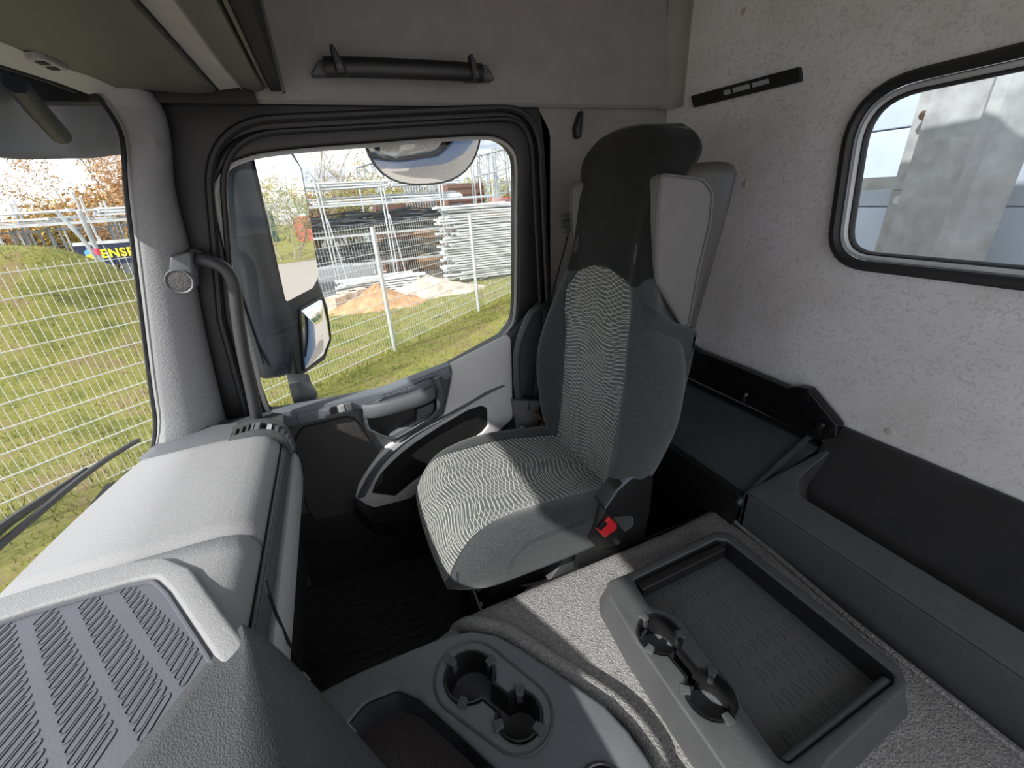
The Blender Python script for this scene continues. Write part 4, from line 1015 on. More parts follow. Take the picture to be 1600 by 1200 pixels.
# black hinge plate with the belt buckle
ya = .765
b = MB(); b.prism([rnd(LY([(1012, 738, .02), (1022, 748, .02), (1016, 800), (1006, 850, .03), (960, 895), (905, 905, .02), (900, 870, .02), (905, 850), (930, 822), (945, 790), (962, 766), (985, 748, .01)], ya), .01, 4)], FY(ya), .05, .006); b.build('hinge_cover', 'black', ps)
b = MB(); rows = [[UY(*p, ya-.002)+V((0, dy, 0)) for p in ((1008, 737), (985, 748), (965, 766), (945, 795), (925, 824))] for dy in (0, .03)]
b.grid(rows); o = b.build('hinge_edge', 'slate', ps); solid(o, .004)
bk = b = MB(); b.prism([rnd(LY([(918, 840), (945, 796), (975, 830), (965, 850), (935, 858)], ya-.012), .004)], FY(ya-.016), .02, .003); bk = b.build('belt_buckle', 'black', ps)
b = MB(); b.prism([rnd(LY([(931, 826), (951, 806, .003), (962, 818, .003), (961, 825), (943, 838, .003), (937, 832)], ya-.016), .003)], FY(ya-.024), .012, .003); b.build('release_button', 'red', bk)
b = MB(); b.prism([rnd(LY([(934, 826), (946, 815), (950, 819), (939, 830)], ya-.026), .001)], FY(ya-.0255), .004, .0); b.build('buckle_slot', 'black', bk)
c = UY(962, 845, ya-.016); b = MB(); b.tube([c, c+V((0, -.010, 0))], .008, 12); b.build('bolt', 'silver', ps)
b = MB(); b.prism([rnd(LY([(855, 905), (880, 870), (905, 850), (912, 870), (900, 900), (870, 925)], .80), .008)], FY(.79), .05, .004); b.build('side_bracket', 'rust' if 0 else 'dark', ps)
# base frame
b = MB(); b.box((.44, 1.03, .30), (.46, .40, .30)); b.build('base_box', 'void', ps, smooth=False)
b = MB(); pl = LZ([(733, 900, .01), (757, 960, .015), (775, 962), (960, 865), (980, 830), (870, 830)], .30)
b.prism([rnd(pl, .008)], FZ(.30), .01, .003); b.build('base_plate', 'blackgloss', ps)
b = MB(); b.tube([UZ(p[0], p[1], .302) for p in ((730, 895), (744, 932), (750, 950), (757, 958), (768, 959), (800, 943))], .0035, 6); b.build('plate_edge', 'steel', ps)
c = UZ(752, 946, .305); b = MB(); b.tube([c, c+V((0, 0, .008))], .006, 8); b.build('screw', 'steel', ps)
b = MB(); b.tube([UZ(742, 912, .305), UZ(748, 925, .305), UZ(755, 915, .305), UZ(752, 905, .305)], .003, 6); b.build('catch', 'steel', ps)
b = MB(); b.prism([rnd([(.13, .80), (.13, 1.27), (.66, 1.27), (.66, .80)], .05)], FZ(.487), .03, .006); b.build('cushion_pan', 'black', ps)

# ================================================================== CAB BODY OUTSIDE
b = MB(); b.prism([rnd([(-.60, -.9), (-.60, .80), (-.49, .88), (-.34, 1.65), (-.34, 2.3), (1.32, 2.3), (1.32, -.9)], .02), grow(Wd, .02)], FY(1.53), .02, .004)
b.box((-.60, .3, .2), (.05, 2.5, .9)); b.box((1.285, .3, .20), (.03, 2.46, .62)); b.box((.35, 1.515, .30), (1.9, .03, .6)); b.box((.35, .3, -.12), (1.9, 2.4, .05))
struct(b.build('wall_outer', 'bluepaint', smooth=False))
# windscreen wiper
wp = empty('windscreen_wiper', (-.76, .9, .85), 'black windscreen wiper resting slanted across the outside of the windscreen', 'wiper')
wl = cat([UX(-60, 905, -.735), UX(0, 852, -.735), (UX(60, 802, -.73)), UX(105, 764, -.725), UX(160, 722, -.72), UX(215, 688, -.715)], 4, False)
b = MB(); b.tube(wl, .007, 6, rb=.010); b.build('wiper_blade', 'rubber', wp)
wl2 = cat([UX(-60, 880, -.75), UX(0, 826, -.75), UX(60, 785, -.75), UX(110, 752, -.745), UX(135, 733, -.735)], 4, False)
b = MB(); b.tube(wl2, [.012*(1-.5*i/(len(wl2)-1)) for i in range(len(wl2))], 6); b.build('wiper_arm', 'black', wp)
# outside sun visor over the windscreen
vz = empty('sun_visor', (-.6, .3, 1.7), 'smoked dark outside sun visor hanging over the top of the windscreen', 'visor')
rows = []
vp = [(-.69, -1.0), (-.69, 0), (-.685, .5), (-.67, 1.0), (-.63, 1.36), (-.575, 1.55), (-.50, 1.60), (-.46, 1.61)]
vp = cat([(x, y, 0) for x, y in vp], 4, False)
for p in vp:
    zb = 1.600-.012*sstep(1.0, 1.3, p.y)+.015*sstep(1.4, 1.6, p.y)+.01*sstep(-.55, -.47, p.x)
    rows.append([(p.x, p.y, zb), (p.x-.004, p.y, zb+.02), (p.x+.01, p.y, zb+.1), (p.x+.06, p.y-.02*sstep(1.3, 1.5, p.y), 1.86)])
b = MB(); b.grid(rows); o = b.build('visor_panel', 'visor', vz); solid(o, .006)
b = MB(); b.tube([UX(25, 130, -.50), UX(55, 168, -.515), UX(95, 212, -.53)], .020, 12); b.build('visor_bracket', 'housing', vz)

# ------------------------------------------------------------------ mirrors
mm = empty('side_mirror', (-.3, 1.8, .8), 'tall dark grey exterior mirror with large and small glass outside the door window', 'mirror')
P = V((-.17, 1.80, 1.2)); MN = V((.78, -.62, -.035)).normalized()
MU = V((0, 0, 1)); MR = MU.cross(MN).normalized()      # along the glass
def LM(pts):
    o = []
    for p in pts:
        q = UP(p[0], p[1], P, MN); o.append(((q-P).dot(MR), (q-P).z)+tuple(p[2:]))
    return o
FM = lambda a, c, w_: P+MR*a+MU*c-MN*w_
g1_ = rnd(LM([(396, 215, .02), (450, 225, .05), (474, 262, .02), (488, 350), (498, 432, .03), (488, 450, .02), (446, 472, .012)]), .02, 6)
b = MB(); b.prism([g1_], FM, .004, 0, back=True); b.build('main_glass', 'mirror', mm)
ho = rnd(LM([(386, 205, .03), (455, 214, .05), (480, 262, .03), (493, 350), (501, 440), (514, 480, .03), (519, 530, .03), (508, 562), (470, 588, .02), (462, 588, .02)]), .02, 6)
b = MB(); b.prism([grow(ho, -.0)], lambda a, c, w_: FM(a, c, w_+.006), .05, .012); b.build('glass_frame', 'black', mm)
# housing: a vertical shell in front of the glass
def hx(px, py, y): return UY(px, py, y)
rows = []
for zt, in [(1.85,), (1.80,), (1.6,), (1.3,), (1.0,), (.90,), (.86,), (.845,)]:
    k = 1 if zt > .9 else (.9 if zt > .87 else (.75 if zt > .85 else .5))
    c = V((-.335, 1.80)); pr = [(-.225, 1.735), (-.262, 1.718), (-.335, 1.725), (-.385, 1.75), (-.41, 1.80), (-.39, 1.86), (-.30, 1.93), (-.14, 1.96), (-.10, 1.93), (-.16, 1.83)]
    rows.append([((x-c.x)*k+c.x, (y-c.y)*k+c.y, zt) for x, y in pr])
b = MB(); b.grid(rows, closed_u=True); n = len(rows[0]); b.f += [tuple(range(n)), tuple((len(rows)-1)*n+i for i in range(n))]; b.mi += [0, 0]
b.build('housing', 'housing', mm, ang=45)
b = MB(); b.tube([(-.335, 1.7235, 1.84), (-.335, 1.7235, .92)], .003, 5); b.build('housing_seam', 'void', mm)
# small wide-angle glass, convex
cg = UP(489, 520, P, MN); rows = []
w2 = rnd(LM([(468, 484, .01), (503, 464, .02), (511, 500), (514, 530, .03), (503, 556), (472, 580, .01)]), .015, 5)
cx = sum(p[0] for p in w2)/len(w2); cy = sum(p[1] for p in w2)/len(w2)
for q in range(9):
    t = q/8; rows.append([FM(cx+(p[0]-cx)*t, cy+(p[1]-cy)*t, -.016+.018*t*t) for p in w2])
b = MB(); b.grid(rows, closed_u=True); b.build('wide_angle_glass', 'mirror', mm, ang=80)
l = fixwind(w2, True)
b = MB(); b.tube([FM(p[0], p[1], .003) for p in l], .006, 6, True); b.build('glass_rim', 'rubber', mm)
rows = [[UY(449, 592, 1.70), UY(482, 592, 1.70)], [UY(452, 606, 1.66), UY(487, 606, 1.66)], [UY(458, 628, 1.58), UY(497, 622, 1.58)], [UY(465, 640, 1.55), UY(490, 638, 1.55)]]
b = MB(); b.grid(rows); o = b.build('mirror_arm', 'housing', mm); solid(o, .03, -1)
# round kerb mirror over the door
km = empty('kerb_mirror', (.2, 1.7, 1.75), 'round convex kerb mirror hanging outside above the door window', 'mirror')
C0 = UY(664, 196, 1.66); nk = (V((0, -.86, -.50))).normalized(); ku = V((1, 0, 0)); kv = nk.cross(ku).normalized()
rk = .205; rows = []
def ksh(a):
    c, s = cos(a), sin(a); k = 1/((abs(c)**2.6+abs(s)**2.6)**(1/2.6)); return c*k, s*k
for q in range(12):
    t = q/11; rows.append([C0+ku*(ksh(2*pi*j/40)[0]*rk*t)+kv*(ksh(2*pi*j/40)[1]*rk*1.0*t)+nk*(.045*(1-t*t)) for j in range(40)])
b = MB(); b.grid(rows, closed_u=True); b.build('convex_glass', 'mirror', km, ang=80)
rows = []
for r_, d in ((1.0, 0), (1.03, .002), (1.05, -.01), (1.0, -.05), (.6, -.08), (.01, -.085)):
    rows.append([C0+ku*(ksh(2*pi*j/40)[0]*rk*r_)+kv*(ksh(2*pi*j/40)[1]*rk*r_)+nk*d for j in range(40)])
b = MB(); b.grid(rows, closed_u=True); b.build('housing', 'housing', km)
b = MB(); b.tube([C0-nk*.06, C0+V((0, -.11, .22))], .02, 8); b.build('mirror_arm', 'housing', km)

# ================================================================== OUTSIDE
G = -1.2
FA = V((.721, 7.893, 0)); FD = V((.773, .6344, 0)).normalized(); FNn = V((-FD.y, FD.x, 0))
def gh_(x, y):
    h = 0
    h += 2.3*math.exp(-(((x+5.0)/2.2)**2+((y-10.0)/1.8)**2)**1.2)
    h += 0.8*math.exp(-(((x+12)/4.0)**2+((y-8.0)/3.0)**2))
    p = V((x, y, 0))-FA; s = p.dot(FD); d = p.dot(FNn)
    h += .15*sstep(-2.0, -5.0, s) if s < -2 else 0
    h += .02*sin(x*2.1)*cos(y*1.7)
    return G+h*sstep(-3.2, -1.2, d)
def noisemat(name, stops, scale, detail=8, rough=.9, bump=.5, dist=.05, mapscale=(1, 1, 1), r2=.6):
    m = bpy.data.materials.new(name); m.use_nodes = True; nt = m.node_tree; b = nt.nodes['Principled BSDF']; b.inputs['Roughness'].default_value = rough
    co = N(nt, 'ShaderNodeTexCoord'); mp = N(nt, 'ShaderNodeMapping'); mp.inputs['Scale'].default_value = mapscale; t = N(nt, 'ShaderNodeTexNoise'); t.inputs['Scale'].default_value = scale; t.inputs['Detail'].default_value = detail; t.inputs['Roughness'].default_value = r2
    r = N(nt, 'ShaderNodeValToRGB'); el = r.color_ramp.elements
    while len(el) < len(stops): el.new(.5)
    for e_, (p, c) in zip(el, stops): e_.position = p; e_.color = (*c, 1)
    l = nt.links; l.new(co.outputs['Object'], mp.inputs[0]); l.new(mp.outputs[0], t.inputs['Vector']); l.new(t.outputs['Fac'], r.inputs[0]); l.new(r.outputs[0], b.inputs['Base Color'])
    bp = N(nt, 'ShaderNodeBump'); bp.inputs['Strength'].default_value = bump; bp.inputs['Distance'].default_value = dist
    l.new(t.outputs['Fac'], bp.inputs['Height']); l.new(bp.outputs[0], b.inputs['Normal']); return m
M['gravel'] = noisemat('pale gravel', [(.3, (.22, .19, .17)), (.5, (.34, .30, .27)), (.7, (.42, .37, .34))], 14, bump=.3, dist=.02, r2=.75)
M['yard'] = noisemat('grey yard surface', [(.3, (.14, .15, .165)), (.7, (.25, .26, .28))], 3, bump=.2)
M['lawn'] = noisemat('lawn', [(.33, (.06, .075, .015)), (.43, (.16, .175, .03)), (.51, (.28, .265, .06)), (.57, (.24, .17, .09)), (.64, (.33, .29, .08))], 1.1, detail=12, bump=.8, dist=.1, r2=.85)
rows = [[(x, y, G-.01) for x in (-150, -40, -5, 0, 5, 40, 150)] for y in (-60, -8, 0, 6, 12, 40, 160)]
b = MB(); b.grid(rows); o = b.build('floor_gravel', 'gravel', smooth=False); struct(o)
rows = []
for i in range(2): rows.append([(FA+FD*s+FNn*d) + V((0, 0, G+.004)) for s in (-60, -20, 0, 20, 60) for d in ((5.2,) if i == 0 else (60,))])
b = MB(); b.grid(rows); o = b.build('floor_yard', 'yard', smooth=False); struct(o)
rows = []
for i in range(70):
    d = -2.7+.16*i+(.02*i*i*.06); rr_ = []
    for j in range(150):
        s = -16+j*.2; p = FA+FD*s+FNn*d; lim = 3.6+.5*sin(s*1.3)+(9 if s < -1 else 9*sstep(1.5, -1, s) if s < 1.5 else 0)
        z = gh_(p.x, p.y)
        if d > lim: z = G-.05
        rr_.append((p.x, p.y, z+.01))
    rows.append(rr_)
b = MB(); b.grid(rows); o = b.build('lawn', 'lawn'); struct(o)
rows = [[(x, y, G+.002) for x in (24, 26, 30, 40, 60, 90)] for y in (3.2, 6, 12, 20, 30)]
b = MB(); b.grid(rows); o = b.build('lawn_rear', 'lawn'); struct(o)
# grass blades
rg = random.Random(11); b = MB()
for i in range(42000):
    s = -7.5+16*rg.random()**.9; d = -2.6+8.5*rg.random()**1.3
    if s > 1.5 and d > 3.6: continue
    p = FA+FD*s+FNn*d; z = gh_(p.x, p.y); h = .035+.06*rg.random()**2+(.10*rg.random() if abs(d) < .25 else 0); a = rg.random()*6.28; wv = .006+.004*rg.random(); lx, ly = (rg.random()-.5)*h*1.3, (rg.random()-.5)*h*1.3
    b.v += [(p.x-wv*cos(a), p.y-wv*sin(a), z), (p.x+wv*cos(a), p.y+wv*sin(a), z), (p.x+lx, p.y+ly, z+h)]; k = len(b.v); b.f.append((k-3, k-2, k-1)); b.mi.append(0)
o = b.build('grass', 'blade', fix=False, smooth=False); tag(o, 'yellow green grass growing on both sides of the mesh fence', 'grass', kind='stuff')

# double wire mesh fence
FH = [(-1.06+.215*i) for i in range(11)]
def fence_panel(s0, s1):
    b = MB(); dz = lambda s: 0
    for z in FH:
        for off in (-.008, .008):
            a, c = FA+FD*s0+FNn*off, FA+FD*s1+FNn*off
            b.box(((a+c)/2)+V((0, 0, z)), ((c-a).length, .006, .007), Matrix.Rotation(atan2(FD.y, FD.x), 3, 'Z'))
    n = int((s1-s0)/.060)
    for i in range(n+1):
        p = FA+FD*(s0+(s1-s0)*i/n); b.box(p+V((0, 0, (FH[0]+FH[-1])/2+.015)), (.0042, .0042, FH[-1]-FH[0]+.06))
    return b.build('mesh_fence', 'wire', smooth=False, fix=False)
names = {-3: 'mesh fence panel at the far left in front of the grassy mound', -2: 'mesh fence panel before the mound, second from the left', -1: 'mesh fence panel seen behind the windscreen pillar', 0: 'mesh fence panel right of the tall mirror housing, up to the middle post', 1: 'mesh fence panel between the two posts seen through the door window', 2: 'mesh fence panel right of the last visible post'}
SP = 3.07
for k in range(-3, 5):
    s0 = (k-1)*SP
    o = fence_panel(s0+.03, s0+SP-.03); tag(o, names.get(k, 'mesh fence panel further along the row to the right, near the scaffold stacks'), 'fence', 'panels of the double wire mesh fence')
for k in range(-3, 5):
    p = FA+FD*(k*SP)+FNn*.035; b = MB()
    b.box(p+V((0, 0, -.06)), (.045, .062, 2.30), Matrix.Rotation(atan2(FD.y, FD.x), 3, 'Z')); o = b.build('fence_post', 'steel', smooth=False)
    o['label'] = {0: 'steel fence post in the middle of the door window, nearest one', 1: 'steel fence post near the right edge of the door window'}.get(k, 'steel fence post of the mesh fence, hidden or far along the row'); o['category'] = 'fence post'; o['group'] = 'posts of the mesh fence'

# scaffold racks
YRK = 15.0
def copyobj(o, loc, rot=None, label=None, group=None):
    c = o.copy(); COL.objects.link(c); c.location = loc
    if rot is not None: c.rotation_euler = rot
    if label: c['label'] = label
    if group: c['group'] = group
    return c
rr = random.Random(5)
def rack(x0, w_, label, ztop=2.0, lean=True):
    b = MB(); t = .028
    for x in (x0, x0+w_):
        for y in (YRK, YRK+1.3): b.tube([(x, y, G), (x, y, ztop-.1+.3*rr.random())], t, 6)
    for y in (YRK, YRK+1.3):
        for z in (-.35, .55, 1.45): b.box((x0+w_/2, y, z), (w_+.1, .05, .07))
    for x in (x0, x0+w_):
        for z in (-.35, .55, 1.45): b.box((x, YRK+.65, z), (.05, 1.3, .05))
    if lean: b.tube([(x0+w_*.15, YRK-.25, G), (x0+w_*.02, YRK-.02, 1.1)], t*.8, 6)
    return tag(b.build('scaffold_rack', 'steel'), label, 'scaffold rack', 'scaffold storage racks in the yard')
labs = ['scaffold rack at the far left beyond the grassy mound', 'scaffold rack behind the mound, left of the blue banner', 'scaffold rack that carries the blue banner', 'scaffold rack just right of the blue banner, behind the pillar', 'scaffold rack seen left of the tall mirror', 'scaffold rack directly behind the tall mirror', 'scaffold rack right of the tall mirror with dark tubes', 'scaffold rack behind the middle fence post', 'scaffold rack left of the big right hand plank stack']
for i in range(9): rack(-11.4+i*1.9, 1.8, labs[i])
def mkplank():
    b = MB(); b.box((0, 0, 0), (2.4, .30, .045)); b.box((-1.2, 0, 0), (.05, .32, .07)); b.box((1.2, 0, 0), (.05, .32, .07)); return b.build('scaffold_plank', 'white', smooth=False)
pl = mkplank(); first = True; cnt = 0
def place(o, loc, rot, label, cat_, grp):
    global first, cnt
    if first: o.location = loc; o.rotation_euler = rot; tag(o, label, cat_, grp); first = False; c = o
    else: c = copyobj(o, loc, rot); tag(c, label, cat_, grp)
    cnt += 1; return c
lp1 = 'white metal plank on the upper rack level'
BAY = {-11.2: 'far left end', -8.6: 'behind the mound', -5.6: 'above the blue banner', -2.9: 'left of the tall mirror', -.3: 'right of the tall mirror', 2.2: 'below the round mirror', -1.0: 'just right of the mirror housing', .9: 'left of the middle fence post', 2.6: 'right of the middle fence post'}
for bx_ in (-11.2, -8.6, -5.6, -2.9, -.3, 2.2):
    for k in range(6 if bx_ > -1 else 4):
        for q in range(3):
            if rr.random() < .2: continue
            place(pl, (bx_+1.1+rr.uniform(-.25, .25), YRK+.2+q*.38, 1.52+k*.075+(.2 if bx_ > -1 and k > 2 else 0)), (0, rr.uniform(-.015, .015), rr.uniform(-.04, .04)), lp1+', '+BAY[bx_], 'plank', 'upper level planks, '+BAY[bx_])
lp2_ = 'pale scaffold plank in the tall right stack, '
ORD = ['lowest', 'second', 'third', 'fourth', 'fifth', 'sixth', 'seventh', 'eighth', 'ninth', 'tenth']
for k in range(30):
    for q in range(2):
        place(pl, (4.75+rr.uniform(-.32, .32), YRK-1.1+q*.36, G+.15+k*.078), (rr.uniform(-.04, .04), rr.uniform(-.02, .02), rr.uniform(-.07, .07)), lp2_+ORD[k % 10]+' layer of its '+['bottom', 'middle', 'top'][k//10]+' third', 'plank', 'tall right stack, '+ORD[k % 10]+' layer of the '+['bottom', 'middle', 'top'][k//10]+' third')
for k in range(6):
    for q in range(3):
        place(pl, (1.3+rr.uniform(-.3, .3), 13.75+q*.36, G+.1+k*.075), (0, rr.uniform(-.02, .02), rr.uniform(-.08, .08)), 'pale plank in the low stack on the yard behind the heaps, '+ORD[k]+' layer', 'plank', 'low yard stack, '+ORD[k]+' layer')
for k in range(9):
    place(pl, (6.6, YRK-.6+.02*k, G+.2+.16*k), (0, -1.0+.03*k, .1), 'pale scaffold plank leaning at a slant right of the tall stack', 'plank', 'planks leaning by the tall right stack')
b = MB(); b.tube([(-1.2, 0, 0), (1.2, 0, 0)], .026, 6); tb = b.build('scaffold_tube', 'darkpole'); first = True
for bx_ in (-2.9, -1.0, .9, 2.6):
    for k in range(26):
        z = .62+.55*rr.random(); place(tb, (bx_+.9+rr.uniform(-.3, .3), YRK+.1+rr.random()*1.1, z), (0, rr.uniform(-.12, .12), rr.uniform(-.25, .25)), 'dark scaffold tube lying loose on the middle rack level, '+BAY[bx_], 'tube', 'middle level tubes, '+BAY[bx_])
    for k in range(20):
        z = -.28+.5*rr.random(); place(tb, (bx_+.9+rr.uniform(-.3, .3), YRK+.1+rr.random()*1.1, z), (0, rr.uniform(-.12, .12), rr.uniform(-.25, .25)), 'dark scaffold tube lying loose on the lowest rack level, '+BAY[bx_], 'tube', 'lowest level tubes, '+BAY[bx_])
# ladder frames standing in the racks on the left
b = MB()
for x in (-.36, .36): b.tube([(x, 0, 0), (x, 0, 1.9)], .024, 6)
for k in range(5): b.tube([(-.36, 0, .15+k*.42), (.36, 0, .15+k*.42)], .018, 6)
lf = b.build('scaffold_ladder', 'pole'); first = True
for i in range(26):
    place(lf, (-11.2+i*.26, YRK+.35+rr.random()*.7, -.55+rr.uniform(-.05, .05)), (rr.uniform(-.05, .05), rr.uniform(-.08, .08), 1.1+rr.uniform(-.3, .3)), 'galvanised scaffold frame standing in the racks behind the mound', 'scaffold frame', 'frames standing in the left racks')
for i in range(12):
    place(lf, (3.0+i*.10, YRK+2.2, .9), (0, 0, 1.2), 'galvanised scaffold frame standing upright behind the tall right stack', 'scaffold frame', 'frames standing behind the right stack')
# banner
bn = empty('banner', (-5.2, YRK-.1, .65), 'dark blue banner with yellow letters hung on the scaffold racks', 'banner')
q0, q1 = UY(104, 384, YRK-.08), UY(120, 409, YRK-.08)
b = MB(); b.box((-4.75, YRK-.06, .62), (3.0, .01, .52)); b.build('banner_cloth', 'banner', bn, smooth=False)
b = MB(); b.box((-4.75, YRK-.06, .93), (3.0, .03, .08)); b.build('banner_edge', 'white', bn, smooth=False)
tcu = bpy.data.curves.new('ENSEN', 'FONT'); tcu.body = 'ENSEN'; tcu.size = .30; tcu.extrude = .004; tcu.offset = .011; tcu.space_character = 1.12
to_ = bpy.data.objects.new('t', tcu); COL.objects.link(to_); dg = bpy.context.evaluated_depsgraph_get(); me = bpy.data.meshes.new_from_object(to_.evaluated_get(dg)); bpy.data.objects.remove(to_)
tp0 = UY(160, 403, YRK-.09)
me.materials.clear()
for v in me.vertices: v.co = V((tp0.x+v.co.x, YRK-.075-v.co.z, .58+v.co.y-.03))
link('lettering', me, 'yellow', bn, smooth=False)
lx = UY(137, 392, YRK-.09).x
b = MB(); b.prism([rnd([(lx-.10, .63), (lx-.02, .60), (lx+.12, .64), (lx+.10, .76), (lx-.0, .80), (lx-.09, .74)], .03)], FY(YRK-.08), .01, 0); b.build('logo_top', 'cyan', bn)
b = MB(); b.prism([rnd([(lx-.13, .55), (lx+.11, .54), (lx+.14, .63), (lx+.02, .67), (lx-.10, .62)], .03)], FY(YRK-.083), .01, 0); b.build('logo_foot', 'yellow', bn)
# pale pole with pink band in front of the banner
b = MB(); p0, p1 = UY(96, 333, 14.2), UY(165, 420, 14.2)
b.tube([UY(88, 330, 14.2), UY(128, 372, 14.2), UY(168, 428, 14.2)], .045, 8); pp_ = b.build('raking_pole', 'pole'); tag(pp_, 'slanted galvanised pole crossing left of the yellow letters', 'pole')
b = MB(); b.tube([UY(123, 330, 14.1), UY(152, 392, 14.1), UY(166, 424, 14.1), V((UY(166, 424, 14.1).x, 14.1, G))], .05, 8); pp2 = b.build('upright_pole', 'pole'); tag(pp2, 'galvanised pole with a pink band standing before the banner', 'pole')
b = MB(); b.tube([UY(150, 388, 14.09), UY(154, 398, 14.09)], .056, 8); b.build('colour_band', 'pinkband', pp2)

# rubble, earth, blocks
def heap(name, cx, cy, rx, ry, h, m, label, cat_, n=26):
    r_ = random.Random(hash(name) % 1000 if 0 else len(name)); rows = []
    for i in range(9):
        t = i/8; rows.append([(cx+rx*t*cos(2*pi*j/n)*(1+.12*sin(3*j)), cy+ry*t*sin(2*pi*j/n)*(1+.1*cos(2*j)), G-.02+h*(1-t)**1.3*(1+.25*r_.random())) for j in range(n)])
    b = MB(); b.grid(rows, closed_u=True); return tag(b.build(name, m, ang=80), label, cat_)
heap('earth_heap', .9, 12.2, 1.5, .9, .55, 'earth', 'heap of orange earth beyond the fence in the middle of the door window', 'heap')
heap('rubble_heap', 2.5, 12.9, 2.0, .9, .50, 'stone', 'heap of pale rubble beside the orange earth heap', 'heap')
for i, (px, py) in enumerate([(545, 475), (560, 470), (530, 482)]):
    p = UZ(px, py, G); b = MB(); b.box((p.x, p.y, G+.17), (.55, .4, .36), Matrix.Rotation(.4*i, 3, 'Z')); tag(b.build('concrete_block', 'stone', smooth=False), ['pale concrete block left of the earth heap', 'pale concrete block farthest back left of the earth heap', 'pale concrete block nearest the mirror, by the earth heap'][i], 'block')
for i in range(14):
    px = 585+i*15; p = UZ(px, 432-(i % 3)*4-i*.8, G); b = MB(); b.box((p.x, p.y-.5, G+.08), (.28, .28, .16)); tag(b.build('paving_block', 'stone', smooth=False), 'small pale concrete foot block on the yard under the racks', 'block', 'foot blocks of the racks')
# red and brown formwork and containers behind
def cbox(name, px0, px1, py0, py1, y, d, m, label, cat_):
    a, c = UY(px0, py1, y), UY(px1, py0, y); z0 = G; b = MB(); b.box(((a.x+c.x)/2, y+d/2, (z0+c.z)/2), (abs(c.x-a.x), d, abs(c.z-z0)))
    n = int(abs(c.z-z0)/.25)
    for i in range(n): b.box(((a.x+c.x)/2, y-.02, z0+(i+.5)*abs(c.z-z0)/n), (abs(c.x-a.x), .05, .05))
    return tag(b.build(name, m, smooth=False), label, cat_)
cbox('formwork_stack', 705, 755, 285, 345, 19, 1.5, 'brown', 'dark brown stack of formwork behind the right racks', 'stack')
cbox('red_stack', 748, 782, 318, 348, 19.5, 1.5, 'redplank', 'red steel stack at the far right of the yard', 'stack')
cbox('red_crate', 786, 812, 306, 345, 24, 2, 'redplank', 'reddish crate pile at the right edge of the door window', 'stack')
cbox('brown_crate', 590, 640, 318, 345, 17.5, 1.2, 'brown', 'brown crate between the racks in the middle of the yard', 'crate')
cbox('wood_stack', 645, 690, 310, 352, 17.5, 1.2, 'earth', 'light timber stack behind the racks', 'stack')
# lattice girders
def lattice(p0, p1, wdt, n, label, depth=.3):
    p0, p1 = V(p0), V(p1); d = (p1-p0).normalized(); up = V((0, 1, 0)).cross(d).normalized(); b = MB(); L0 = (p1-p0).length
    for s in (0, 1):
        for y in (0, depth): b.tube([p0+up*wdt*s+V((0, y, 0)), p1+up*wdt*s+V((0, y, 0))], .035, 5)
    for i in range(n):
        a = p0+d*L0*i/n; c = p0+d*L0*(i+.5)/n; e_ = p0+d*L0*(i+1)/n
        for y in (0, depth): b.tube([a+V((0, y, 0)), c+up*wdt+V((0, y, 0)), e_+V((0, y, 0))], .022, 4)
    for q in (p0, p1):
        for y in (0, depth):
            if q.z > G+.3: b.tube([(q.x, q.y+y, G), (q.x, q.y+y, q.z)], .03, 5)
    return tag(b.build('lattice_girder', 'pole'), label, 'girder', 'lattice girders of the yard')
lattice(UY(556, 262, 18), UY(640, 236, 18), .7, 7, 'lattice girder lying high on the racks left of the round mirror')
lattice(UY(738, 246, 18), UY(830, 222, 18), .7, 7, 'lattice girder slanting at the top right of the door window')
lattice(UY(785, 352, 20), UY(772, 230, 20), .6, 8, 'upright lattice girder at the right edge of the door window')
lattice(UY(752, 330, 22), UY(748, 240, 22), .5, 7, 'upright lattice girder right of the round mirror')
lattice(UY(700, 300, 23), UY(815, 280, 23), .5, 9, 'level lattice girder behind the right racks')

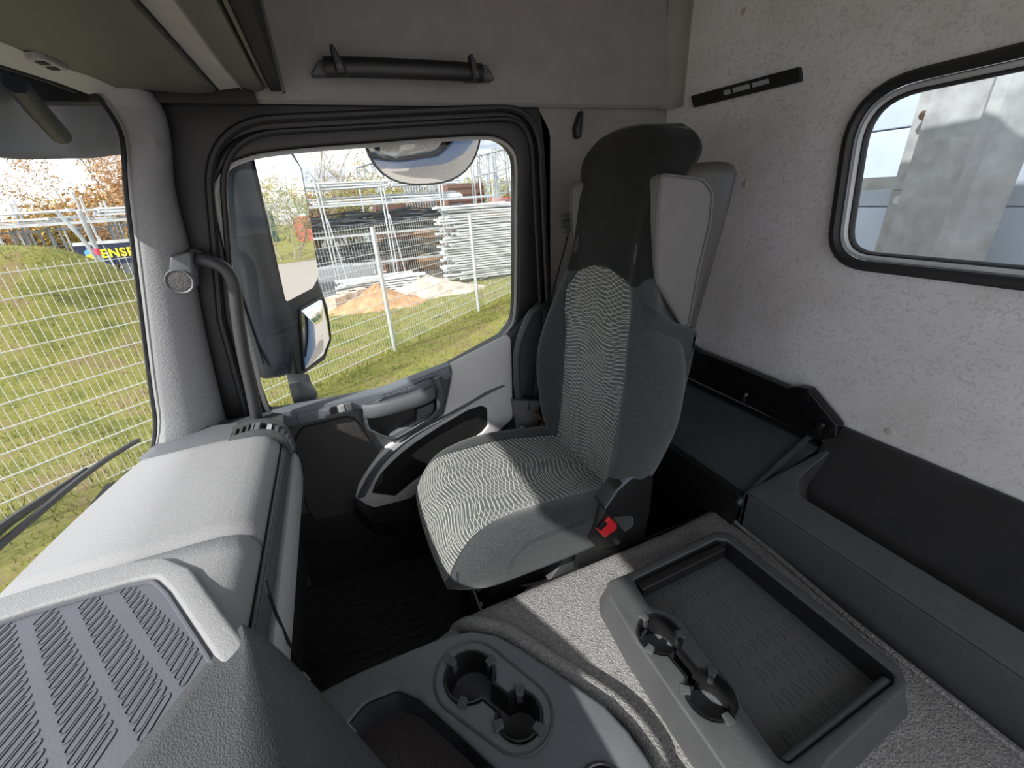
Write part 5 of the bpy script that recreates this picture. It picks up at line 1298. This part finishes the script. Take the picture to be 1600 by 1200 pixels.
# trees
def tree(base, h, m, label, kind='bush', seed=0, spread=.5, nleaf=900, lsize=.12, group=None, nb=7):
    r_ = random.Random(seed); root = empty('birch_tree' if kind != 'bush' else 'bush', tuple(base), label, 'tree' if kind != 'bush' else 'bush', group)
    b = MB(); tips = []
    def br(p, d, L0, rad_, lev):
        pts = [p]; q = p.copy(); dd = d.copy()
        for i in range(4):
            dd = (dd+V((r_.uniform(-.18, .18), r_.uniform(-.18, .18), r_.uniform(-.05, .12)))).normalized(); q = q+dd*L0/4; pts.append(q.copy())
            if lev > 0:
                for _ in range(1 if lev == 3 else (1 if r_.random() < .8 else 2)):
                    a = r_.random()*6.28; nd = (dd*.8+V((cos(a), sin(a), .25))*spread*1.3).normalized(); br(q.copy(), nd, L0*(.55+.15*r_.random()), rad_*.5, lev-1)
        b.tube(pts, [rad_*(1-.18*i) for i in range(5)], 3 if lev < 2 else 5, cap=False); tips.extend(pts[1:])
    base = V(base)
    if kind == 'bush':
        for i in range(nb):
            a = r_.random()*6.28; br(base+V((cos(a)*.2*h*spread, sin(a)*.15*h, 0)), V((cos(a)*.45, sin(a)*.35, 1)).normalized(), h*.62, .05, 2)
    else: br(base, V((r_.uniform(-.06, .02), 0, 1)).normalized(), h*.8, h*.012, 3)
    b.build('branches', 'bark', root, fix=False)
    if nleaf:
        f = MB()
        for i in range(nleaf):
            p = tips[r_.randrange(len(tips))]+V((r_.gauss(0, 1), r_.gauss(0, 1), r_.gauss(0, 1)))*h*.045
            a = V((r_.gauss(0, 1), r_.gauss(0, 1), r_.gauss(0, 1))).normalized()*lsize; c = V((r_.gauss(0, 1), r_.gauss(0, 1), r_.gauss(0, 1))).normalized()*lsize*.6
            f.v += [tuple(p-a), tuple(p+c), tuple(p+a)]; k = len(f.v); f.f.append((k-3, k-2, k-1)); f.mi.append(0)
        f.build('foliage', m, root, smooth=False, fix=False)
    return root
def tr(px, pyt, Y, m, label, kind='bush', **k):
    t = UY(px, pyt, Y); tree((t.x, Y, G), (t.z-G)*(.74 if kind == 'bush' else .80), m, label, kind, **k)
tr(140, 232, 24, 'leaf_orange', 'tall orange brown birch left of the windscreen pillar', 'tree', seed=3, nleaf=5000, lsize=.10, spread=.42)
tr(70, 262, 27, 'leaf_orange', 'slimmer orange birch at the left of the windscreen', 'tree', seed=8, nleaf=1500, lsize=.09, spread=.35)
for i, (px, py) in enumerate([(-30, 328), (15, 322), (50, 300), (85, 284), (120, 286), (155, 270), (190, 262), (225, 268), (262, 275), (300, 280), (345, 272), (380, 270), (420, 275)]):
    tr(px, py, 27+(i*7 % 4), 'leaf_yellow' if i % 3 else 'leaf_orange', ['yellow brown bush', 'ochre bush', 'pale olive bush', 'orange bush'][i % 4]+' in the hedge behind the racks, number %s from the left' % ['one', 'two', 'three', 'four', 'five', 'six', 'seven', 'eight', 'nine', 'ten', 'eleven', 'twelve', 'thirteen'][i], seed=20+i, nleaf=5200, lsize=.17, spread=.6, group='hedge bushes behind the racks')
for i, (px, py) in enumerate([(470, 225), (497, 212), (535, 220)]):
    tr(px, py, 26+i, 'leaf_orange', ['bare birch just right of the tall mirror glass', 'tallest bare birch left of the round mirror', 'bare birch nearest the round mirror'][i], 'tree', seed=40+i, nleaf=260, lsize=.06, spread=.4)
for i, (px, py) in enumerate([(455, 285), (490, 282), (520, 272), (548, 258), (575, 226), (610, 240), (700, 262), (740, 250), (790, 262)]):
    tr(px, py, 29+i % 3, ['leaf_yellow', 'leaf_green'][i % 2], ['yellow green shrub by the tall mirror', 'shrub at the foot of the bare birches', 'yellow shrub between bare birches and round mirror', 'green shrub left of the round mirror', 'bright conical yellow tree left of the round mirror', 'shrub behind the round mirror', 'olive shrub behind the right girders', 'yellow shrub right of the round mirror', 'shrub at the far right behind the red crates'][i], seed=60+i, nleaf=3000, lsize=.15, spread=.55)

# things seen only in the mirrors: hedge, container and shrub behind the truck
tree((25, 5.4, G), 3.8, 'leaf_dark', 'green leafy shrub beside the gravel road, seen in the tall mirror', 'bush', seed=91, nleaf=1800, lsize=.10, spread=.5, nb=5)
b = MB(); b.box((44, 5.0, .1), (2.4, 5, 2.6)); tag(b.build('green_container', 'green', smooth=False), 'dark green container seen in the tall mirror', 'container')
b = MB(); b.box((40, 9.2, -.2), (.8, 1.2, 2.0)); tag(b.build('red_machine', 'redplank', smooth=False), 'red block seen at the right of the tall mirror', 'machine')
for i in range(7): tree((56+i, 2+i*4.2, G), 5+.5*(i % 3), 'leaf_yellow', 'distant bush behind the truck, seen only in the mirrors', 'bush', seed=100+i, nleaf=900, lsize=.2, spread=.6, group='bushes seen in the mirrors')

# trailer front behind the rear window
XT = 2.35
tl = empty('trailer', (XT, .3, 1.3), 'pale blue white trailer front wall seen through the rear window', 'trailer')
zs_ = [-.3, UX(1390, 323, XT).z, UX(1373, 205, XT).z, 2.6]
for a, c in zip(zs_, zs_[1:]):
    bb = MB(); bb.prism([rnd([(-1.1, a+.003), (-1.1, c-.003), (1.46, c-.003), (1.46, a+.003)], .004)], FX(XT), .05, .004); bb.build('wall_panel', 'trailer', tl)
b = MB(); b.box((XT+.06, .18, .9), (.05, 2.5, 3.2)); b.build('panel_backing', 'pole', tl, smooth=False)
XP = 2.15
po = empty('galvanised_post', (XP, .9, 1.3), 'broad galvanised sheet steel post with bolts seen through the rear window', 'post')
A_ = UX(1413, 262, XP).y; E_ = UX(1425, 262, XP).y; B_ = UX(1545, 262, XP).y; R_y = UX(1522, 262, XP).y; C_ = UX(1580, 262, XP).y
b = MB(); b.grid([[(XP+.08, A_, z), (XP+.08, E_, z), (XP-.02, E_-.01, z), (XP-.03, R_y+.01, z), (XP-.045, R_y, z), (XP-.03, R_y-.02, z), (XP+.02, B_-.01, z), (XP+.06, C_, z)] for z in (-1.0, .5, 1.2, 2.0, 2.7)]); o = b.build('sheet', 'galv', po, ang=20); solid(o, .01)
b = MB(); b.box((XP+.10, A_+.02, .9), (.02, .09, 3.6)); b.build('flange', 'galv', po, smooth=False)
for px, py in ((1448, 180), (1407, 312), (1545, 309)):
    c = UX(px, py, XP+.06); b = MB(); b.tube([c+V((.02, 0, 0)), c+V((-.02, 0, 0))], .018, 6); b.build('bolt', 'rust' if px == 1448 else 'steel', po)
zb_ = UX(1370, 287, XP+.10).z; b = MB(); b.box((XP+.10, A_+.2, zb_), (.03, .40, .05)); tag(b.build('cross_bar', 'galv', smooth=False), 'narrow galvanised cross bar left of the broad post behind the rear window', 'bar')
